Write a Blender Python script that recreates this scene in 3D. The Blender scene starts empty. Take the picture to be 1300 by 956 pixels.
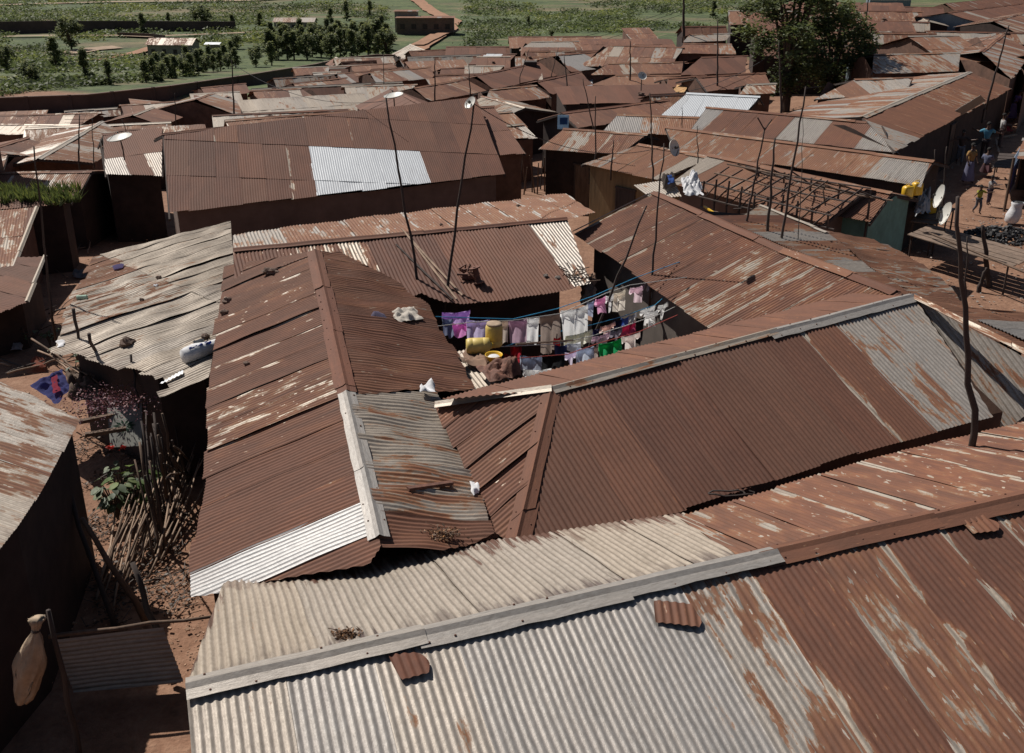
import bpy, math, random
from mathutils import Vector, Matrix, noise
V = Vector
rnd = random.Random(7)
scn = bpy.context.scene
COL = scn.collection
# ------------------------------------------------------------------ camera
F, PITCH, HC = 1275.0, math.radians(22), 9.2
cd = bpy.data.cameras.new('camera'); cam = bpy.data.objects.new('camera', cd); COL.objects.link(cam)
cam.location = (0, 0, HC); cam.rotation_euler = (math.radians(90) - PITCH, 0, 0)
cd.sensor_fit = 'HORIZONTAL'; cd.sensor_width = 36; cd.lens = 36 * F / 1300
cd.shift_y = -45 / 1300; cd.clip_end = 5000; cd.clip_start = .1
scn.camera = cam
# ------------------------------------------------------------------ light
sun_dir = Vector((-0.74 * math.cos(math.radians(50)), 0.673 * math.cos(math.radians(50)), math.sin(math.radians(50)))).normalized()
w = bpy.data.worlds.new('World'); scn.world = w; w.use_nodes = True
nt = w.node_tree; bg = nt.nodes['Background']
sk = nt.nodes.new('ShaderNodeTexSky'); sk.sky_type = 'NISHITA'; sk.sun_disc = False
sk.sun_elevation = math.asin(sun_dir.z); sk.sun_rotation = math.atan2(sun_dir.x, sun_dir.y)
sk.dust_density = 1.5
nt.links.new(sk.outputs[0], bg.inputs[0]); bg.inputs[1].default_value = 0.042
sl = bpy.data.lights.new('sun', 'SUN'); so = bpy.data.objects.new('sun', sl); COL.objects.link(so)
sl.energy = 5.0; sl.angle = math.radians(.5); sl.color = (1, .945, .865)
so.rotation_euler = sun_dir.to_track_quat('Z', 'Y').to_euler()
scn.view_settings.view_transform = 'Standard'; scn.view_settings.look = 'None'; scn.view_settings.exposure = 0

# ------------------------------------------------------------------ terrain and projection
def clamp(v, a=0., b=1.): return max(a, min(b, v))
def sm(a, b, v):
    t = clamp((v - a) / (b - a)); return t * t * (3 - 2 * t)
def g(x, y):
    t = max(0., y - 22.); L = clamp((20 - x) / 70.)
    q = .2 * t * L
    z = -11 * (1 - math.exp(-q / 11))
    m = sm(105, 230, y + .25 * x) if x < 60 else sm(105, 230, y - 60 + .25 * 60 + .3 * (x - 60) * -1 + 45)
    z = z * (1 - m) + (-15.5) * m
    if y > 480: z += 55 * sm(480, 1100, y)
    return z
def ray(px, py):
    a = (px - 650) / F; b = -(py - 433) / F
    return Vector((a, math.cos(PITCH) + b * math.sin(PITCH), -math.sin(PITCH) + b * math.cos(PITCH)))
CAM = Vector((0, 0, HC))
def PZ(px, py, z):
    d = ray(px, py); return CAM + d * ((z - HC) / d.z)
def P(px, py, h=0.):
    "point at height h above the terrain"
    d = ray(px, py); t = 2.; last = t
    while t < 1500:
        q = CAM + d * t
        if q.z < g(q.x, q.y) + h: break
        last = t; t += max(.5, t * .02)
    a, b = last, t
    for _ in range(30):
        m = (a + b) / 2; q = CAM + d * m
        if q.z < g(q.x, q.y) + h: b = m
        else: a = m
    return CAM + d * a
def PY(px, py, Y):
    d = ray(px, py); return CAM + d * (Y / d.y)
def proj(p):
    d = p - CAM; c, s_ = math.cos(PITCH), math.sin(PITCH)
    dep = d.y * c - d.z * s_; up = d.y * s_ + d.z * c
    return 650 + F * d.x / dep, 433 - F * up / dep
class Plane:
    def __init__(s, a, b, c):
        s.o = a; s.n = (b - a).cross(c - a).normalized()
        if s.n.z < 0: s.n = -s.n
    def px(s, x, y):
        d = ray(x, y); return CAM + d * ((s.o - CAM).dot(s.n) / d.dot(s.n))
    def z(s, x, y): return s.o.z - ((x - s.o.x) * s.n.x + (y - s.o.y) * s.n.y) / s.n.z
    def down(s):
        d = Vector((s.n.x, s.n.y, 0)); d = d - s.n * d.dot(s.n); return d.normalized()

# ------------------------------------------------------------------ materials
def nodes(name):
    m = bpy.data.materials.new(name); m.use_nodes = True
    N = m.node_tree.nodes; Lk = m.node_tree.links
    return m, N, Lk, N['Principled BSDF']
def math_n(N, Lk, op, a, b=None, c=None, cl=False):
    n = N.new('ShaderNodeMath'); n.operation = op; n.use_clamp = cl
    for i, v in enumerate((a, b, c)):
        if v is None: continue
        if isinstance(v, (int, float)): n.inputs[i].default_value = v
        else: Lk.new(v, n.inputs[i])
    return n.outputs[0]
def ramp(N, Lk, fac, stops):
    r = N.new('ShaderNodeValToRGB'); e = r.color_ramp.elements
    while len(e) < len(stops): e.new(.5)
    for i, (p, c) in enumerate(stops):
        e[i].position = p; e[i].color = (*c, 1) if len(c) == 3 else c
    Lk.new(fac, r.inputs[0]); return r.outputs[0]
def mixc(N, Lk, fac, a, b, mode='MIX'):
    n = N.new('ShaderNodeMix'); n.data_type = 'RGBA'; n.blend_type = mode
    for s, v in ((n.inputs[0], fac), (n.inputs[6], a), (n.inputs[7], b)):
        if isinstance(v, (int, float)): s.default_value = v
        elif isinstance(v, tuple): s.default_value = (*v, 1)
        else: Lk.new(v, s)
    return n.outputs[2]
def noise_n(N, Lk, vec, scale, detail=4, rough=.55, dist=0.):
    n = N.new('ShaderNodeTexNoise'); n.inputs['Scale'].default_value = scale
    n.inputs['Detail'].default_value = detail; n.inputs['Roughness'].default_value = rough
    n.inputs['Distortion'].default_value = dist
    if vec is not None: Lk.new(vec, n.inputs['Vector'])
    return n.outputs['Fac']
def scalev(N, Lk, vec, s):
    n = N.new('ShaderNodeVectorMath'); n.operation = 'MULTIPLY'; n.inputs[1].default_value = s
    Lk.new(vec, n.inputs[0]); return n.outputs[0]
MC = {}
def mat(name, col, rough=.85, var=.35, scale=6., bump=.3, metal=0., col2=None, stretch=(1, 1, 1)):
    if name in MC: return MC[name]
    m, N, Lk, bs = nodes(name)
    tc = N.new('ShaderNodeTexCoord'); v = scalev(N, Lk, tc.outputs['Object'], stretch)
    f = noise_n(N, Lk, v, scale, 6, .6)
    f2 = noise_n(N, Lk, v, scale * .23, 3)
    fm = math_n(N, Lk, 'ADD', math_n(N, Lk, 'MULTIPLY', f, .6), math_n(N, Lk, 'MULTIPLY', f2, .4))
    d = tuple(c * (1 - var) for c in col); l = tuple(min(.9, c * (1 + var)) for c in (col2 or col))
    c = ramp(N, Lk, fm, [(.32, d), (.5, col), (.68, l)])
    Lk.new(c, bs.inputs['Base Color']); bs.inputs['Roughness'].default_value = rough; bs.inputs['Metallic'].default_value = metal
    if bump:
        b = N.new('ShaderNodeBump'); b.inputs['Strength'].default_value = bump; b.inputs['Distance'].default_value = .02
        Lk.new(f, b.inputs['Height']); Lk.new(b.outputs[0], bs.inputs['Normal'])
    MC[name] = m; return m
def attr(N, name):
    a = N.new('ShaderNodeAttribute'); a.attribute_name = name; return a
def roof_material():
    m, N, Lk, bs = nodes('weathered_sheet_metal')
    sh = attr(N, 'sh'); ed = attr(N, 'ed')
    s1 = N.new('ShaderNodeSeparateColor'); Lk.new(sh.outputs['Color'], s1.inputs[0])
    s2 = N.new('ShaderNodeSeparateColor'); Lk.new(ed.outputs['Color'], s2.inputs[0])
    R, T, B = s1.outputs; U, V, E = s2.outputs; ST = sh.outputs['Alpha']; PH = ed.outputs['Alpha']
    uv = N.new('ShaderNodeUVMap'); uv.uv_map = 'UVMap'; uvv = uv.outputs[0]
    streak = noise_n(N, Lk, scalev(N, Lk, uvv, (9, .8, 1)), 1.3, 6, .62, .3)
    patch = noise_n(N, Lk, scalev(N, Lk, uvv, (2.6, .75, 1)), 1.6, 6, .55, .5)
    fine = noise_n(N, Lk, scalev(N, Lk, uvv, (1.6, .7, 1)), 14, 5, .7)
    big = noise_n(N, Lk, uvv, .35, 3)
    def c0(x, k): return math_n(N, Lk, 'MULTIPLY', math_n(N, Lk, 'SUBTRACT', x, .5), k)
    var = math_n(N, Lk, 'ADD', math_n(N, Lk, 'ADD', c0(patch, 1.9), c0(streak, 1.1)), c0(fine, .45))
    mm = math_n(N, Lk, 'MULTIPLY_ADD', var, B, R)
    # pale lap edges
    un = math_n(N, Lk, 'ADD', U, math_n(N, Lk, 'MULTIPLY', math_n(N, Lk, 'SUBTRACT', patch, .5), .7))
    eg = N.new('ShaderNodeMapRange'); eg.interpolation_type = 'SMOOTHSTEP'
    eg.inputs[1].default_value = .02; eg.inputs[2].default_value = .2; eg.inputs[3].default_value = 1; eg.inputs[4].default_value = 0
    Lk.new(un, eg.inputs[0])
    mm = math_n(N, Lk, 'SUBTRACT', mm, math_n(N, Lk, 'MULTIPLY', eg.outputs[0], E))
    fleck = noise_n(N, Lk, scalev(N, Lk, uvv, (11, 2.6, 1)), 1.7, 3, .5)
    fk = N.new('ShaderNodeMapRange'); fk.interpolation_type = 'SMOOTHSTEP'; fk.inputs[1].default_value = .63; fk.inputs[2].default_value = .70; Lk.new(fleck, fk.inputs[0])
    mm = math_n(N, Lk, 'SUBTRACT', mm, math_n(N, Lk, 'MULTIPLY', fk.outputs[0], math_n(N, Lk, 'MULTIPLY', B, .75)))
    mm = math_n(N, Lk, 'ADD', mm, c0(fine, .12))
    mask = ramp(N, Lk, mm, [(.40, (0, 0, 0)), (.52, (1, 1, 1))])
    zinc = mixc(N, Lk, T, (.56, .49, .40), (.42, .43, .435))
    zinc = mixc(N, Lk, math_n(N, Lk, 'MULTIPLY', streak, .8), zinc, (.30, .24, .19))
    wl = ramp(N, Lk, math_n(N, Lk, 'ADD', math_n(N, Lk, 'MULTIPLY', streak, .5), math_n(N, Lk, 'MULTIPLY', fine, .5)), [(.38, (.52, .49, .46)), (.6, (1.08, 1.08, 1.08))])
    zinc = mixc(N, Lk, .75, zinc, wl, 'MULTIPLY')
    rust = ramp(N, Lk, mm, [(.40, (.30, .21, .13)), (.49, (.24, .120, .062)), (.60, (.19, .077, .040)), (.80, (.135, .053, .032)), (1., (.098, .040, .026))])
    rv = ramp(N, Lk, math_n(N, Lk, 'ADD', math_n(N, Lk, 'MULTIPLY', fine, .45), math_n(N, Lk, 'MULTIPLY', math_n(N, Lk, 'ADD', streak, big), .3)), [(.38, (.68, .66, .66)), (.52, (1, 1, 1)), (.68, (1.45, 1.38, 1.28))])
    rust = mixc(N, Lk, 1., rust, rv, 'MULTIPLY')
    whf = N.new('ShaderNodeMapRange'); whf.inputs[1].default_value = 1.15; whf.inputs[2].default_value = 1.6; Lk.new(T, whf.inputs[0])
    zinc = mixc(N, Lk, whf.outputs[0], zinc, (.60, .63, .66))
    # dusty tone on rust
    rust = mixc(N, Lk, math_n(N, Lk, 'MULTIPLY', T, .36), rust, (.30, .165, .10))
    c = mixc(N, Lk, mask, zinc, rust)
    # soot / drip stains running from the ends (ST: strength)
    vn = math_n(N, Lk, 'ADD', V, math_n(N, Lk, 'MULTIPLY', math_n(N, Lk, 'SUBTRACT', streak, .5), .85))
    s_ = N.new('ShaderNodeMapRange'); s_.interpolation_type = 'SMOOTHSTEP'
    s_.inputs[1].default_value = .0; s_.inputs[2].default_value = .16; s_.inputs[3].default_value = 1; s_.inputs[4].default_value = 0
    Lk.new(vn, s_.inputs[0])
    c = mixc(N, Lk, math_n(N, Lk, 'MULTIPLY', s_.outputs[0], math_n(N, Lk, 'MULTIPLY', ST, .8)), c, (.10, .075, .07))
    vn2 = math_n(N, Lk, 'ADD', math_n(N, Lk, 'SUBTRACT', 1., V), math_n(N, Lk, 'MULTIPLY', math_n(N, Lk, 'SUBTRACT', streak, .5), 1.3))
    s2_ = N.new('ShaderNodeMapRange'); s2_.interpolation_type = 'SMOOTHSTEP'
    s2_.inputs[1].default_value = .02; s2_.inputs[2].default_value = .14; s2_.inputs[3].default_value = 1; s2_.inputs[4].default_value = 0
    Lk.new(vn2, s2_.inputs[0])
    c = mixc(N, Lk, math_n(N, Lk, 'MULTIPLY', s2_.outputs[0], ST), c, (.12, .06, .042))
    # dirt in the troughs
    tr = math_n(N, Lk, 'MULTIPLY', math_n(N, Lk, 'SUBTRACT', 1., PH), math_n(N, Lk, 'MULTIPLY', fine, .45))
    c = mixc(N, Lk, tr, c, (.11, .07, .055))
    Lk.new(c, bs.inputs['Base Color'])
    met = math_n(N, Lk, 'MULTIPLY', math_n(N, Lk, 'SUBTRACT', 1., mask), .25)
    Lk.new(met, bs.inputs['Metallic'])
    ro = N.new('ShaderNodeMapRange'); Lk.new(mask, ro.inputs[0]); ro.inputs[3].default_value = .5; ro.inputs[4].default_value = .78
    Lk.new(ro.outputs[0], bs.inputs['Roughness'])
    bs.inputs['Specular IOR Level'].default_value = .35
    b = N.new('ShaderNodeBump'); b.inputs['Strength'].default_value = .35; b.inputs['Distance'].default_value = .012
    Lk.new(math_n(N, Lk, 'ADD', fine, patch), b.inputs['Height']); Lk.new(b.outputs[0], bs.inputs['Normal'])
    return m
ROOF = roof_material()
WOOD = mat('weathered_wood', (.13, .085, .06), .9, .5, 9, .5, stretch=(1, 1, .2))
WOODL = mat('pale_stick_wood', (.30, .21, .15), .85, .4, 9, .4, stretch=(1, 1, .25))
WOODD = mat('dark_pole_wood', (.055, .04, .035), .9, .4, 9, .4, stretch=(1, 1, .2))
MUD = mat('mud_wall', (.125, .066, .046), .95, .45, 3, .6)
MUDD = mat('shade_dark_mud_wall', (.040, .025, .021), .95, .45, 3, .6)  # mud colour darkened to put the deep shade under the eaves into it
OCHRE = mat('ochre_board_wall', (.25, .17, .085), .9, .4, 4, .3, stretch=(2, 2, .3))
TEAL = mat('teal_painted_wall', (.13, .27, .24), .8, .3, 3, .2)
BLUEG = mat('blue_grey_sheet_wall', (.16, .20, .24), .6, .3, 4, .2, stretch=(4, 4, .4))
GREYW = mat('grey_plaster_wall', (.15, .125, .11), .9, .25, 2.5, .3)
BRICK = mat('brown_block_wall', (.15, .10, .08), .95, .3, 2, .5)
PERIM = mat('dark_perimeter_wall', (.085, .058, .052), .95, .3, .6, .4)
PALEW = mat('pale_rendered_wall', (.30, .26, .21), .9, .3, 2.5, .3)
STONE = mat('roof_stone', (.13, .085, .065), .9, .4, 12, .8)
RUSTY = mat('rusted_iron', (.14, .06, .04), .8, .5, 12, .6)
DISHM = mat('dish_paint', (.62, .61, .57), .45, .1, 3, 0)
DKMET = mat('dark_metal', (.06, .055, .05), .6, .3, 8, .1)
YEL = mat('yellow_plastic', (.70, .42, .03), .4, .15, 3, 0)
CREAMP = mat('faded_yellow_plastic', (.66, .50, .15), .5, .25, 6, .1)
SKIN = mat('dark_skin', (.085, .042, .028), .55, .15, 10, 0)
HAIR = mat('black_hair', (.012, .01, .009), .9, .2, 30, .3)
COAL = mat('charcoal', (.035, .034, .036), .7, .4, 12, .4)
BARK = mat('bark', (.09, .065, .05), .95, .4, 8, .8, stretch=(1, 1, .3))
PLAST = mat('plastic_sheet', (.34, .35, .37), .35, .3, 3, .6)
SACKW = mat('white_woven_sack', (.62, .62, .64), .7, .18, 14, .4)
SACKB = mat('jute_sack', (.36, .27, .19), .9, .25, 14, .5)
WIRE = mat('wire', (.05, .05, .055), .6, .1, 4, 0)
def cloth(c):
    nm = 'cloth_%02x%02x%02x' % tuple(int(255 * v) for v in c)
    if nm in MC: return MC[nm]
    m = mat(nm, c, .9, .16, 9, .25); N = m.node_tree.nodes; Lk = m.node_tree.links; bs = N['Principled BSDF']
    src = bs.inputs['Base Color'].links[0].from_socket; tb = N.new('ShaderNodeBsdfTranslucent'); Lk.new(src, tb.inputs[0])
    ms = N.new('ShaderNodeMixShader'); ms.inputs[0].default_value = .6; out = [n for n in N if n.type == 'OUTPUT_MATERIAL'][0]
    Lk.new(bs.outputs[0], ms.inputs[1]); Lk.new(tb.outputs[0], ms.inputs[2]); Lk.new(ms.outputs[0], out.inputs[0]); return m
def leafmat(name, c, tr=.25):
    if name in MC: return MC[name]
    m, N, Lk, bs = nodes(name)
    at = attr(N, 'tone')
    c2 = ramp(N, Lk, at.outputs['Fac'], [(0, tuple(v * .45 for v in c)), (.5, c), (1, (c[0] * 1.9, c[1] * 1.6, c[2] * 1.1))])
    Lk.new(c2, bs.inputs['Base Color']); bs.inputs['Roughness'].default_value = .6
    tb = N.new('ShaderNodeBsdfTranslucent'); Lk.new(c2, tb.inputs[0])
    ms = N.new('ShaderNodeMixShader'); ms.inputs[0].default_value = tr
    out = [n for n in N if n.type == 'OUTPUT_MATERIAL'][0]
    Lk.new(bs.outputs[0], ms.inputs[1]); Lk.new(tb.outputs[0], ms.inputs[2]); Lk.new(ms.outputs[0], out.inputs[0])
    MC[name] = m; return m
LEAF = leafmat('tree_leaves', (.10, .13, .05), .45)
LEAFF = leafmat('field_tree_leaves', (.15, .18, .085), .5)
WEED = leafmat('weed_leaves', (.11, .145, .045), .35)
PLANT = leafmat('garden_leaves', (.075, .11, .055))
PURP = leafmat('purple_flowers', (.16, .07, .10))
SCRUB = leafmat('scrub_leaves', (.13, .165, .06), .45)
REDF = leafmat('red_petals', (.6, .03, .015))

# ------------------------------------------------------------------ mesh builder
class MB:
    def __init__(s): s.v = []; s.f = []; s.sh = []; s.ed = []; s.uv = []; s.tone = []; s.mi = []
    def vert(s, co, sh=(.8, .3, .3, 0), ed=(.5, .5, 0, 1), uv=(0, 0), tone=.5):
        s.v.append(tuple(co)); s.sh.append(sh); s.ed.append(ed); s.uv.append(uv); s.tone.append(tone); return len(s.v) - 1
    def face(s, *i): s.f.append(i)
    def poly(s, pts, **k):
        s.face(*[s.vert(p, **k) for p in pts])
    def box(s, c, size, rot=None, taper=1., **k):
        hx, hy, hz = size[0] / 2, size[1] / 2, size[2] / 2; c = Vector(c)
        ids = []
        for z in (-1, 1):
            for y in (-1, 1):
                for x in (-1, 1):
                    t = taper if z > 0 else 1
                    p = Vector((x * hx * t, y * hy * t, z * hz))
                    if rot is not None: p = rot @ p
                    ids.append(s.vert(c + p, **k))
        a = ids
        for q in ((0, 2, 3, 1), (4, 5, 7, 6), (0, 1, 5, 4), (2, 6, 7, 3), (0, 4, 6, 2), (1, 3, 7, 5)): s.face(*[a[i] for i in q])
    def beam(s, a, b, wd, ht, **k):
        a = Vector(a); b = Vector(b); d = b - a
        q = d.to_track_quat('X', 'Z').to_matrix(); s.box((a + b) / 2, (d.length, wd, ht), q, **k)
    def tube(s, pts, radii, n=6, cap=True, **k):
        pts = [Vector(p) for p in pts]; rings = []
        if isinstance(radii, (int, float)): radii = [radii] * len(pts)
        up = None
        for i, p in enumerate(pts):
            d = (pts[min(i + 1, len(pts) - 1)] - pts[max(i - 1, 0)]).normalized()
            if up is None: up = d.orthogonal().normalized()
            up = (up - d * up.dot(d)).normalized(); sd = d.cross(up)
            rings.append([s.vert(p + (up * math.cos(2 * math.pi * j / n) + sd * math.sin(2 * math.pi * j / n)) * radii[i], **k) for j in range(n)])
        for a, b in zip(rings, rings[1:]):
            for j in range(n): s.face(a[j], a[(j + 1) % n], b[(j + 1) % n], b[j])
        if cap: s.face(*rings[0][::-1]); s.face(*rings[-1])
    def lathe(s, prof, base=(0, 0, 0), axis=(0, 0, 1), n=20, **k):
        base = Vector(base); q = Vector(axis).to_track_quat('Z', 'Y').to_matrix(); rings = []
        for r, z in prof:
            rings.append([s.vert(base + q @ Vector((r * math.cos(2 * math.pi * j / n), r * math.sin(2 * math.pi * j / n), z)), **k) for j in range(n)])
        for a, b in zip(rings, rings[1:]):
            for j in range(n): s.face(a[j], a[(j + 1) % n], b[(j + 1) % n], b[j])
    def blob(s, c, r, seed=0, amp=.35, n=8, **k):
        c = Vector(c); rr = Vector(r) if not isinstance(r, (int, float)) else Vector((r, r, r)); rows = []
        for i in range(n // 2 + 2):
            th = math.pi * i / (n // 2 + 1); row = []
            for j in range(n):
                ph = 2 * math.pi * j / n
                d = Vector((math.sin(th) * math.cos(ph), math.sin(th) * math.sin(ph), math.cos(th)))
                q = 1 + amp * noise.noise(d * 1.6 + Vector((seed * 7.3, seed, 0)))
                row.append(s.vert(c + Vector((d.x * rr.x, d.y * rr.y, d.z * rr.z)) * q, **k))
            rows.append(row)
        for a, b in zip(rows, rows[1:]):
            for j in range(n): s.face(a[j], a[(j + 1) % n], b[(j + 1) % n], b[j])
    def leaf(s, c, size, tone=.5, rng=rnd, flat=0.):
        a = rng.uniform(0, 6.283); e = rng.uniform(-1, 1) * (1 - flat)
        u = Vector((math.cos(a), math.sin(a), e * .7)).normalized()
        v = u.cross(Vector((rng.uniform(-1, 1), rng.uniform(-1, 1), rng.uniform(.3, 1)))).normalized()
        u = u * size; v = v * size * .5; c = Vector(c)
        i = [s.vert(c - u, tone=tone), s.vert(c + v * .9 - u * .1, tone=tone), s.vert(c + u, tone=tone), s.vert(c - v - u * .1, tone=tone)]
        s.face(*i)
    def build(s, name, material, parent=None, smooth=False, recalc=True):
        me = bpy.data.meshes.new(name); me.from_pydata(s.v, [], s.f)
        org = Vector((0, 0, 0))
        if s.v and parent is None:
            xs = [p[0] for p in s.v]; ys = [p[1] for p in s.v]; zs = [p[2] for p in s.v]
            org = Vector(((min(xs) + max(xs)) / 2, (min(ys) + max(ys)) / 2, min(zs)))
            me.transform(Matrix.Translation(-org))
        elif parent is not None:
            me.transform(Matrix.Translation(-parent_loc(parent)))
        if material is ROOF:
            a = me.color_attributes.new('sh', 'FLOAT_COLOR', 'POINT'); a.data.foreach_set('color', [x for t in s.sh for x in t])
            a = me.color_attributes.new('ed', 'FLOAT_COLOR', 'POINT'); a.data.foreach_set('color', [x for t in s.ed for x in t])
            uvl = me.uv_layers.new(name='UVMap'); vi = [0] * len(me.loops); me.loops.foreach_get('vertex_index', vi)
            fl = []
            for i in vi: fl += s.uv[i]
            uvl.data.foreach_set('uv', fl)
        if any(t != .5 for t in s.tone):
            a = me.attributes.new('tone', 'FLOAT', 'POINT'); a.data.foreach_set('value', s.tone)
        if smooth: me.shade_smooth()
        me.materials.append(material)
        if s.mi: pass
        o = bpy.data.objects.new(name, me); COL.objects.link(o)
        if parent is not None: o.parent = parent
        else: o.location = org
        return o
def parent_loc(p):
    l = Vector((0, 0, 0))
    while p is not None: l += p.location; p = p.parent
    return l
def tag(o, label, cat, group=None, kind=None):
    if kind != 'structure':
        o['label'] = label
        if cat: o['category'] = cat
    if group: o['group'] = group
    if kind: o['kind'] = kind
    return o
def thing(name, loc, label, cat, group=None):
    o = bpy.data.objects.new(name, None); COL.objects.link(o); o.location = loc; o.empty_display_size = .2
    return tag(o, label, cat, group)

# ------------------------------------------------------------------ corrugated sheets
STY = {  # rust lo/hi, tone lo/hi, variance lo/hi, stain, probability of a pale sheet, lap edge paleness
 'brown': dict(r=(.78, 1.02), t=(0, .35), b=(.1, .25), s=.1, pale=0, e=0),
 'brownish': dict(r=(.72, .95), t=(.1, .5), b=(.3, .6), s=.2, pale=.03, e=.25),
 'streaky': dict(r=(.46, .95), t=(.0, .9), b=(.35, .8), s=.4, pale=.2, e=.4),
 'patchy': dict(r=(.66, .84), t=(.2, .7), b=(.9, 1.25), s=.2, pale=.05, e=.9),
 'orange': dict(r=(.5, .74), t=(.6, 1.), b=(.25, .5), s=.2, pale=.04, e=.3),
 'pale': dict(r=(.12, .34), t=(0, .5), b=(.5, .9), s=.4, pale=.5, e=0),
 'palestain': dict(r=(.1, .26), t=(.1, .5), b=(.5, .8), s=1.5, pale=1, e=0),
 'palerust': dict(r=(.22, .6), t=(.1, .7), b=(.5, .9), s=.4, pale=.2, e=.1),
 'zinc': dict(r=(.0, .12), t=(.6, 1), b=(.2, .5), s=.3, pale=1, e=0),
 'white': dict(r=(-.3, -.2), t=(1.5, 1.9), b=(.05, .1), s=0, pale=1, e=0),
 'dusty': dict(r=(.6, .85), t=(.8, 1.), b=(.3, .6), s=.2, pale=.05, e=.1),
 'grey': dict(r=(.38, .85), t=(.5, 1.), b=(.35, .7), s=.4, pale=.15, e=.3),
}
def vrange(poly, u):
    vs = []
    n = len(poly)
    for i in range(n):
        (u0, v0), (u1, v1) = poly[i], poly[(i + 1) % n]
        if (u0 <= u < u1) or (u1 <= u < u0): vs.append(v0 + (v1 - v0) * (u - u0) / (u1 - u0))
    if len(vs) < 2: return None
    return min(vs), max(vs)
def slope(mb, pts, down=None, style='brown', seg=6, amp=.0095, pitch=.076, sw=.76, sl_=2.5, rag=.05, warp=.012, seed=0, ov=(), topst=1, row=.28, lift=0., rough=0., gaps=.0):
    rng = random.Random(seed * 13 + 5); st = STY[style]
    o = pts[0]; n = Vector((0, 0, 0))
    for i in range(1, len(pts) - 1): n += (pts[i] - o).cross(pts[i + 1] - o)
    n.normalize()
    if n.z < 0: n = -n
    if down is None: down = Vector((n.x, n.y, 0)); down -= n * down.dot(n)
    down = (down - n * down.dot(n)).normalized(); ud = n.cross(down)
    P2 = [((p - o).dot(ud), (p - o).dot(down)) for p in pts]
    umin = min(p[0] for p in P2); umax = max(p[0] for p in P2); vmin = min(p[1] for p in P2); vmax = max(p[1] for p in P2)
    W, Hh = umax - umin, vmax - vmin
    nr = max(1, round(Hh / sl_)); Ls = Hh / nr; ns = max(1, math.ceil(W / sw))
    for k in range(ns):
        u0 = umin + k * sw; u1 = min(umax, u0 + sw + pitch * .8)
        for j in range(nr):
            R_ = rng.uniform(*st['r']); T_ = rng.uniform(*st['t']); B_ = rng.uniform(*st['b']); E_ = st['e'] * rng.choice((0, .5, 1)); S_ = st['s'] * rng.uniform(.3, 1.2)
            if rng.random() < st['pale'] and style not in ('zinc', 'white', 'pale', 'palestain'): R_ = rng.uniform(.1, .4); B_ = rng.uniform(.5, 1.)
            uc = (k + .5) / ns; vc = (j + .5) / nr
            for (ua, ub, va, vb, rr, tt, bb, ee) in ov:
                if ua <= uc < ub and va <= vc < vb: R_, T_, B_, E_ = rr, tt, bb, ee
            sh = (R_, T_, B_, S_)
            ru, rv = rng.uniform(0, 50), rng.uniform(0, 50); skw = rng.uniform(-.007, .007)
            gp = rng.uniform(.012, .035) if rng.random() < gaps else 0; ex = rng.uniform(-rag, rag); tilt = rng.uniform(-.004, .006); lf = rng.uniform(0, .01)
            du = pitch / seg; nc = max(2, int((u1 - u0) / du) + 1); prev = None
            v_a = vmin + j * Ls - (.02 if j else 0); v_b = vmin + (j + 1) * Ls + (.1 if j < nr - 1 else 0)
            M = max(2, int((Ls) / row) + 1)
            for c in range(nc + 1):
                u = min(u0 + c * du, u1 - 1e-4)
                rg = vrange(P2, min(max(u, umin + 1e-4), umax - 1e-4))
                if rg is None: prev = None; continue
                a = max(rg[0], v_a); b = min(rg[1], v_b)
                if b - a < .03: prev = None; continue
                if rg[1] <= v_b + .11: b = max(a + .03, b + ex)
                ids = []
                ph = math.cos(2 * math.pi * (u - umin) / pitch) if seg > 1 else 0
                for r in range(M):
                    v = a + (b - a) * r / (M - 1)
                    pp = o + ud * (u + skw * (v - v_a) + .012 * noise.noise(Vector((u * .7, v * 1.4, seed + 2)))) + down * v
                    wv = warp * (noise.noise(Vector((u * .9 + seed, v * .9, seed * .37))) + .6 * noise.noise(Vector((ru + u * 2.2, v * 1.8, 3))))
                    z = lift + gp * ((u - u0) / sw) ** 3 * math.sin(math.pi * clamp((v - v_a) / Ls)) ** .6 + rough * noise.noise(Vector((u * 2.6, v * 1.6, seed + 7))) * 2 + amp * ph + wv + .007 * (u - u0) / sw + (tilt + .009) * (v - v_a) / Ls + lf * .3
                    ids.append(mb.vert(pp + n * z, sh=sh, ed=((u - u0) / sw, (v - rg[0]) / max(.3, rg[1] - rg[0]), E_, .5 + .5 * ph), uv=(u + ru, v + rv)))
                if prev:
                    for r in range(M - 1): mb.face(prev[r], ids[r], ids[r + 1], prev[r + 1])
                prev = ids
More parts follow.
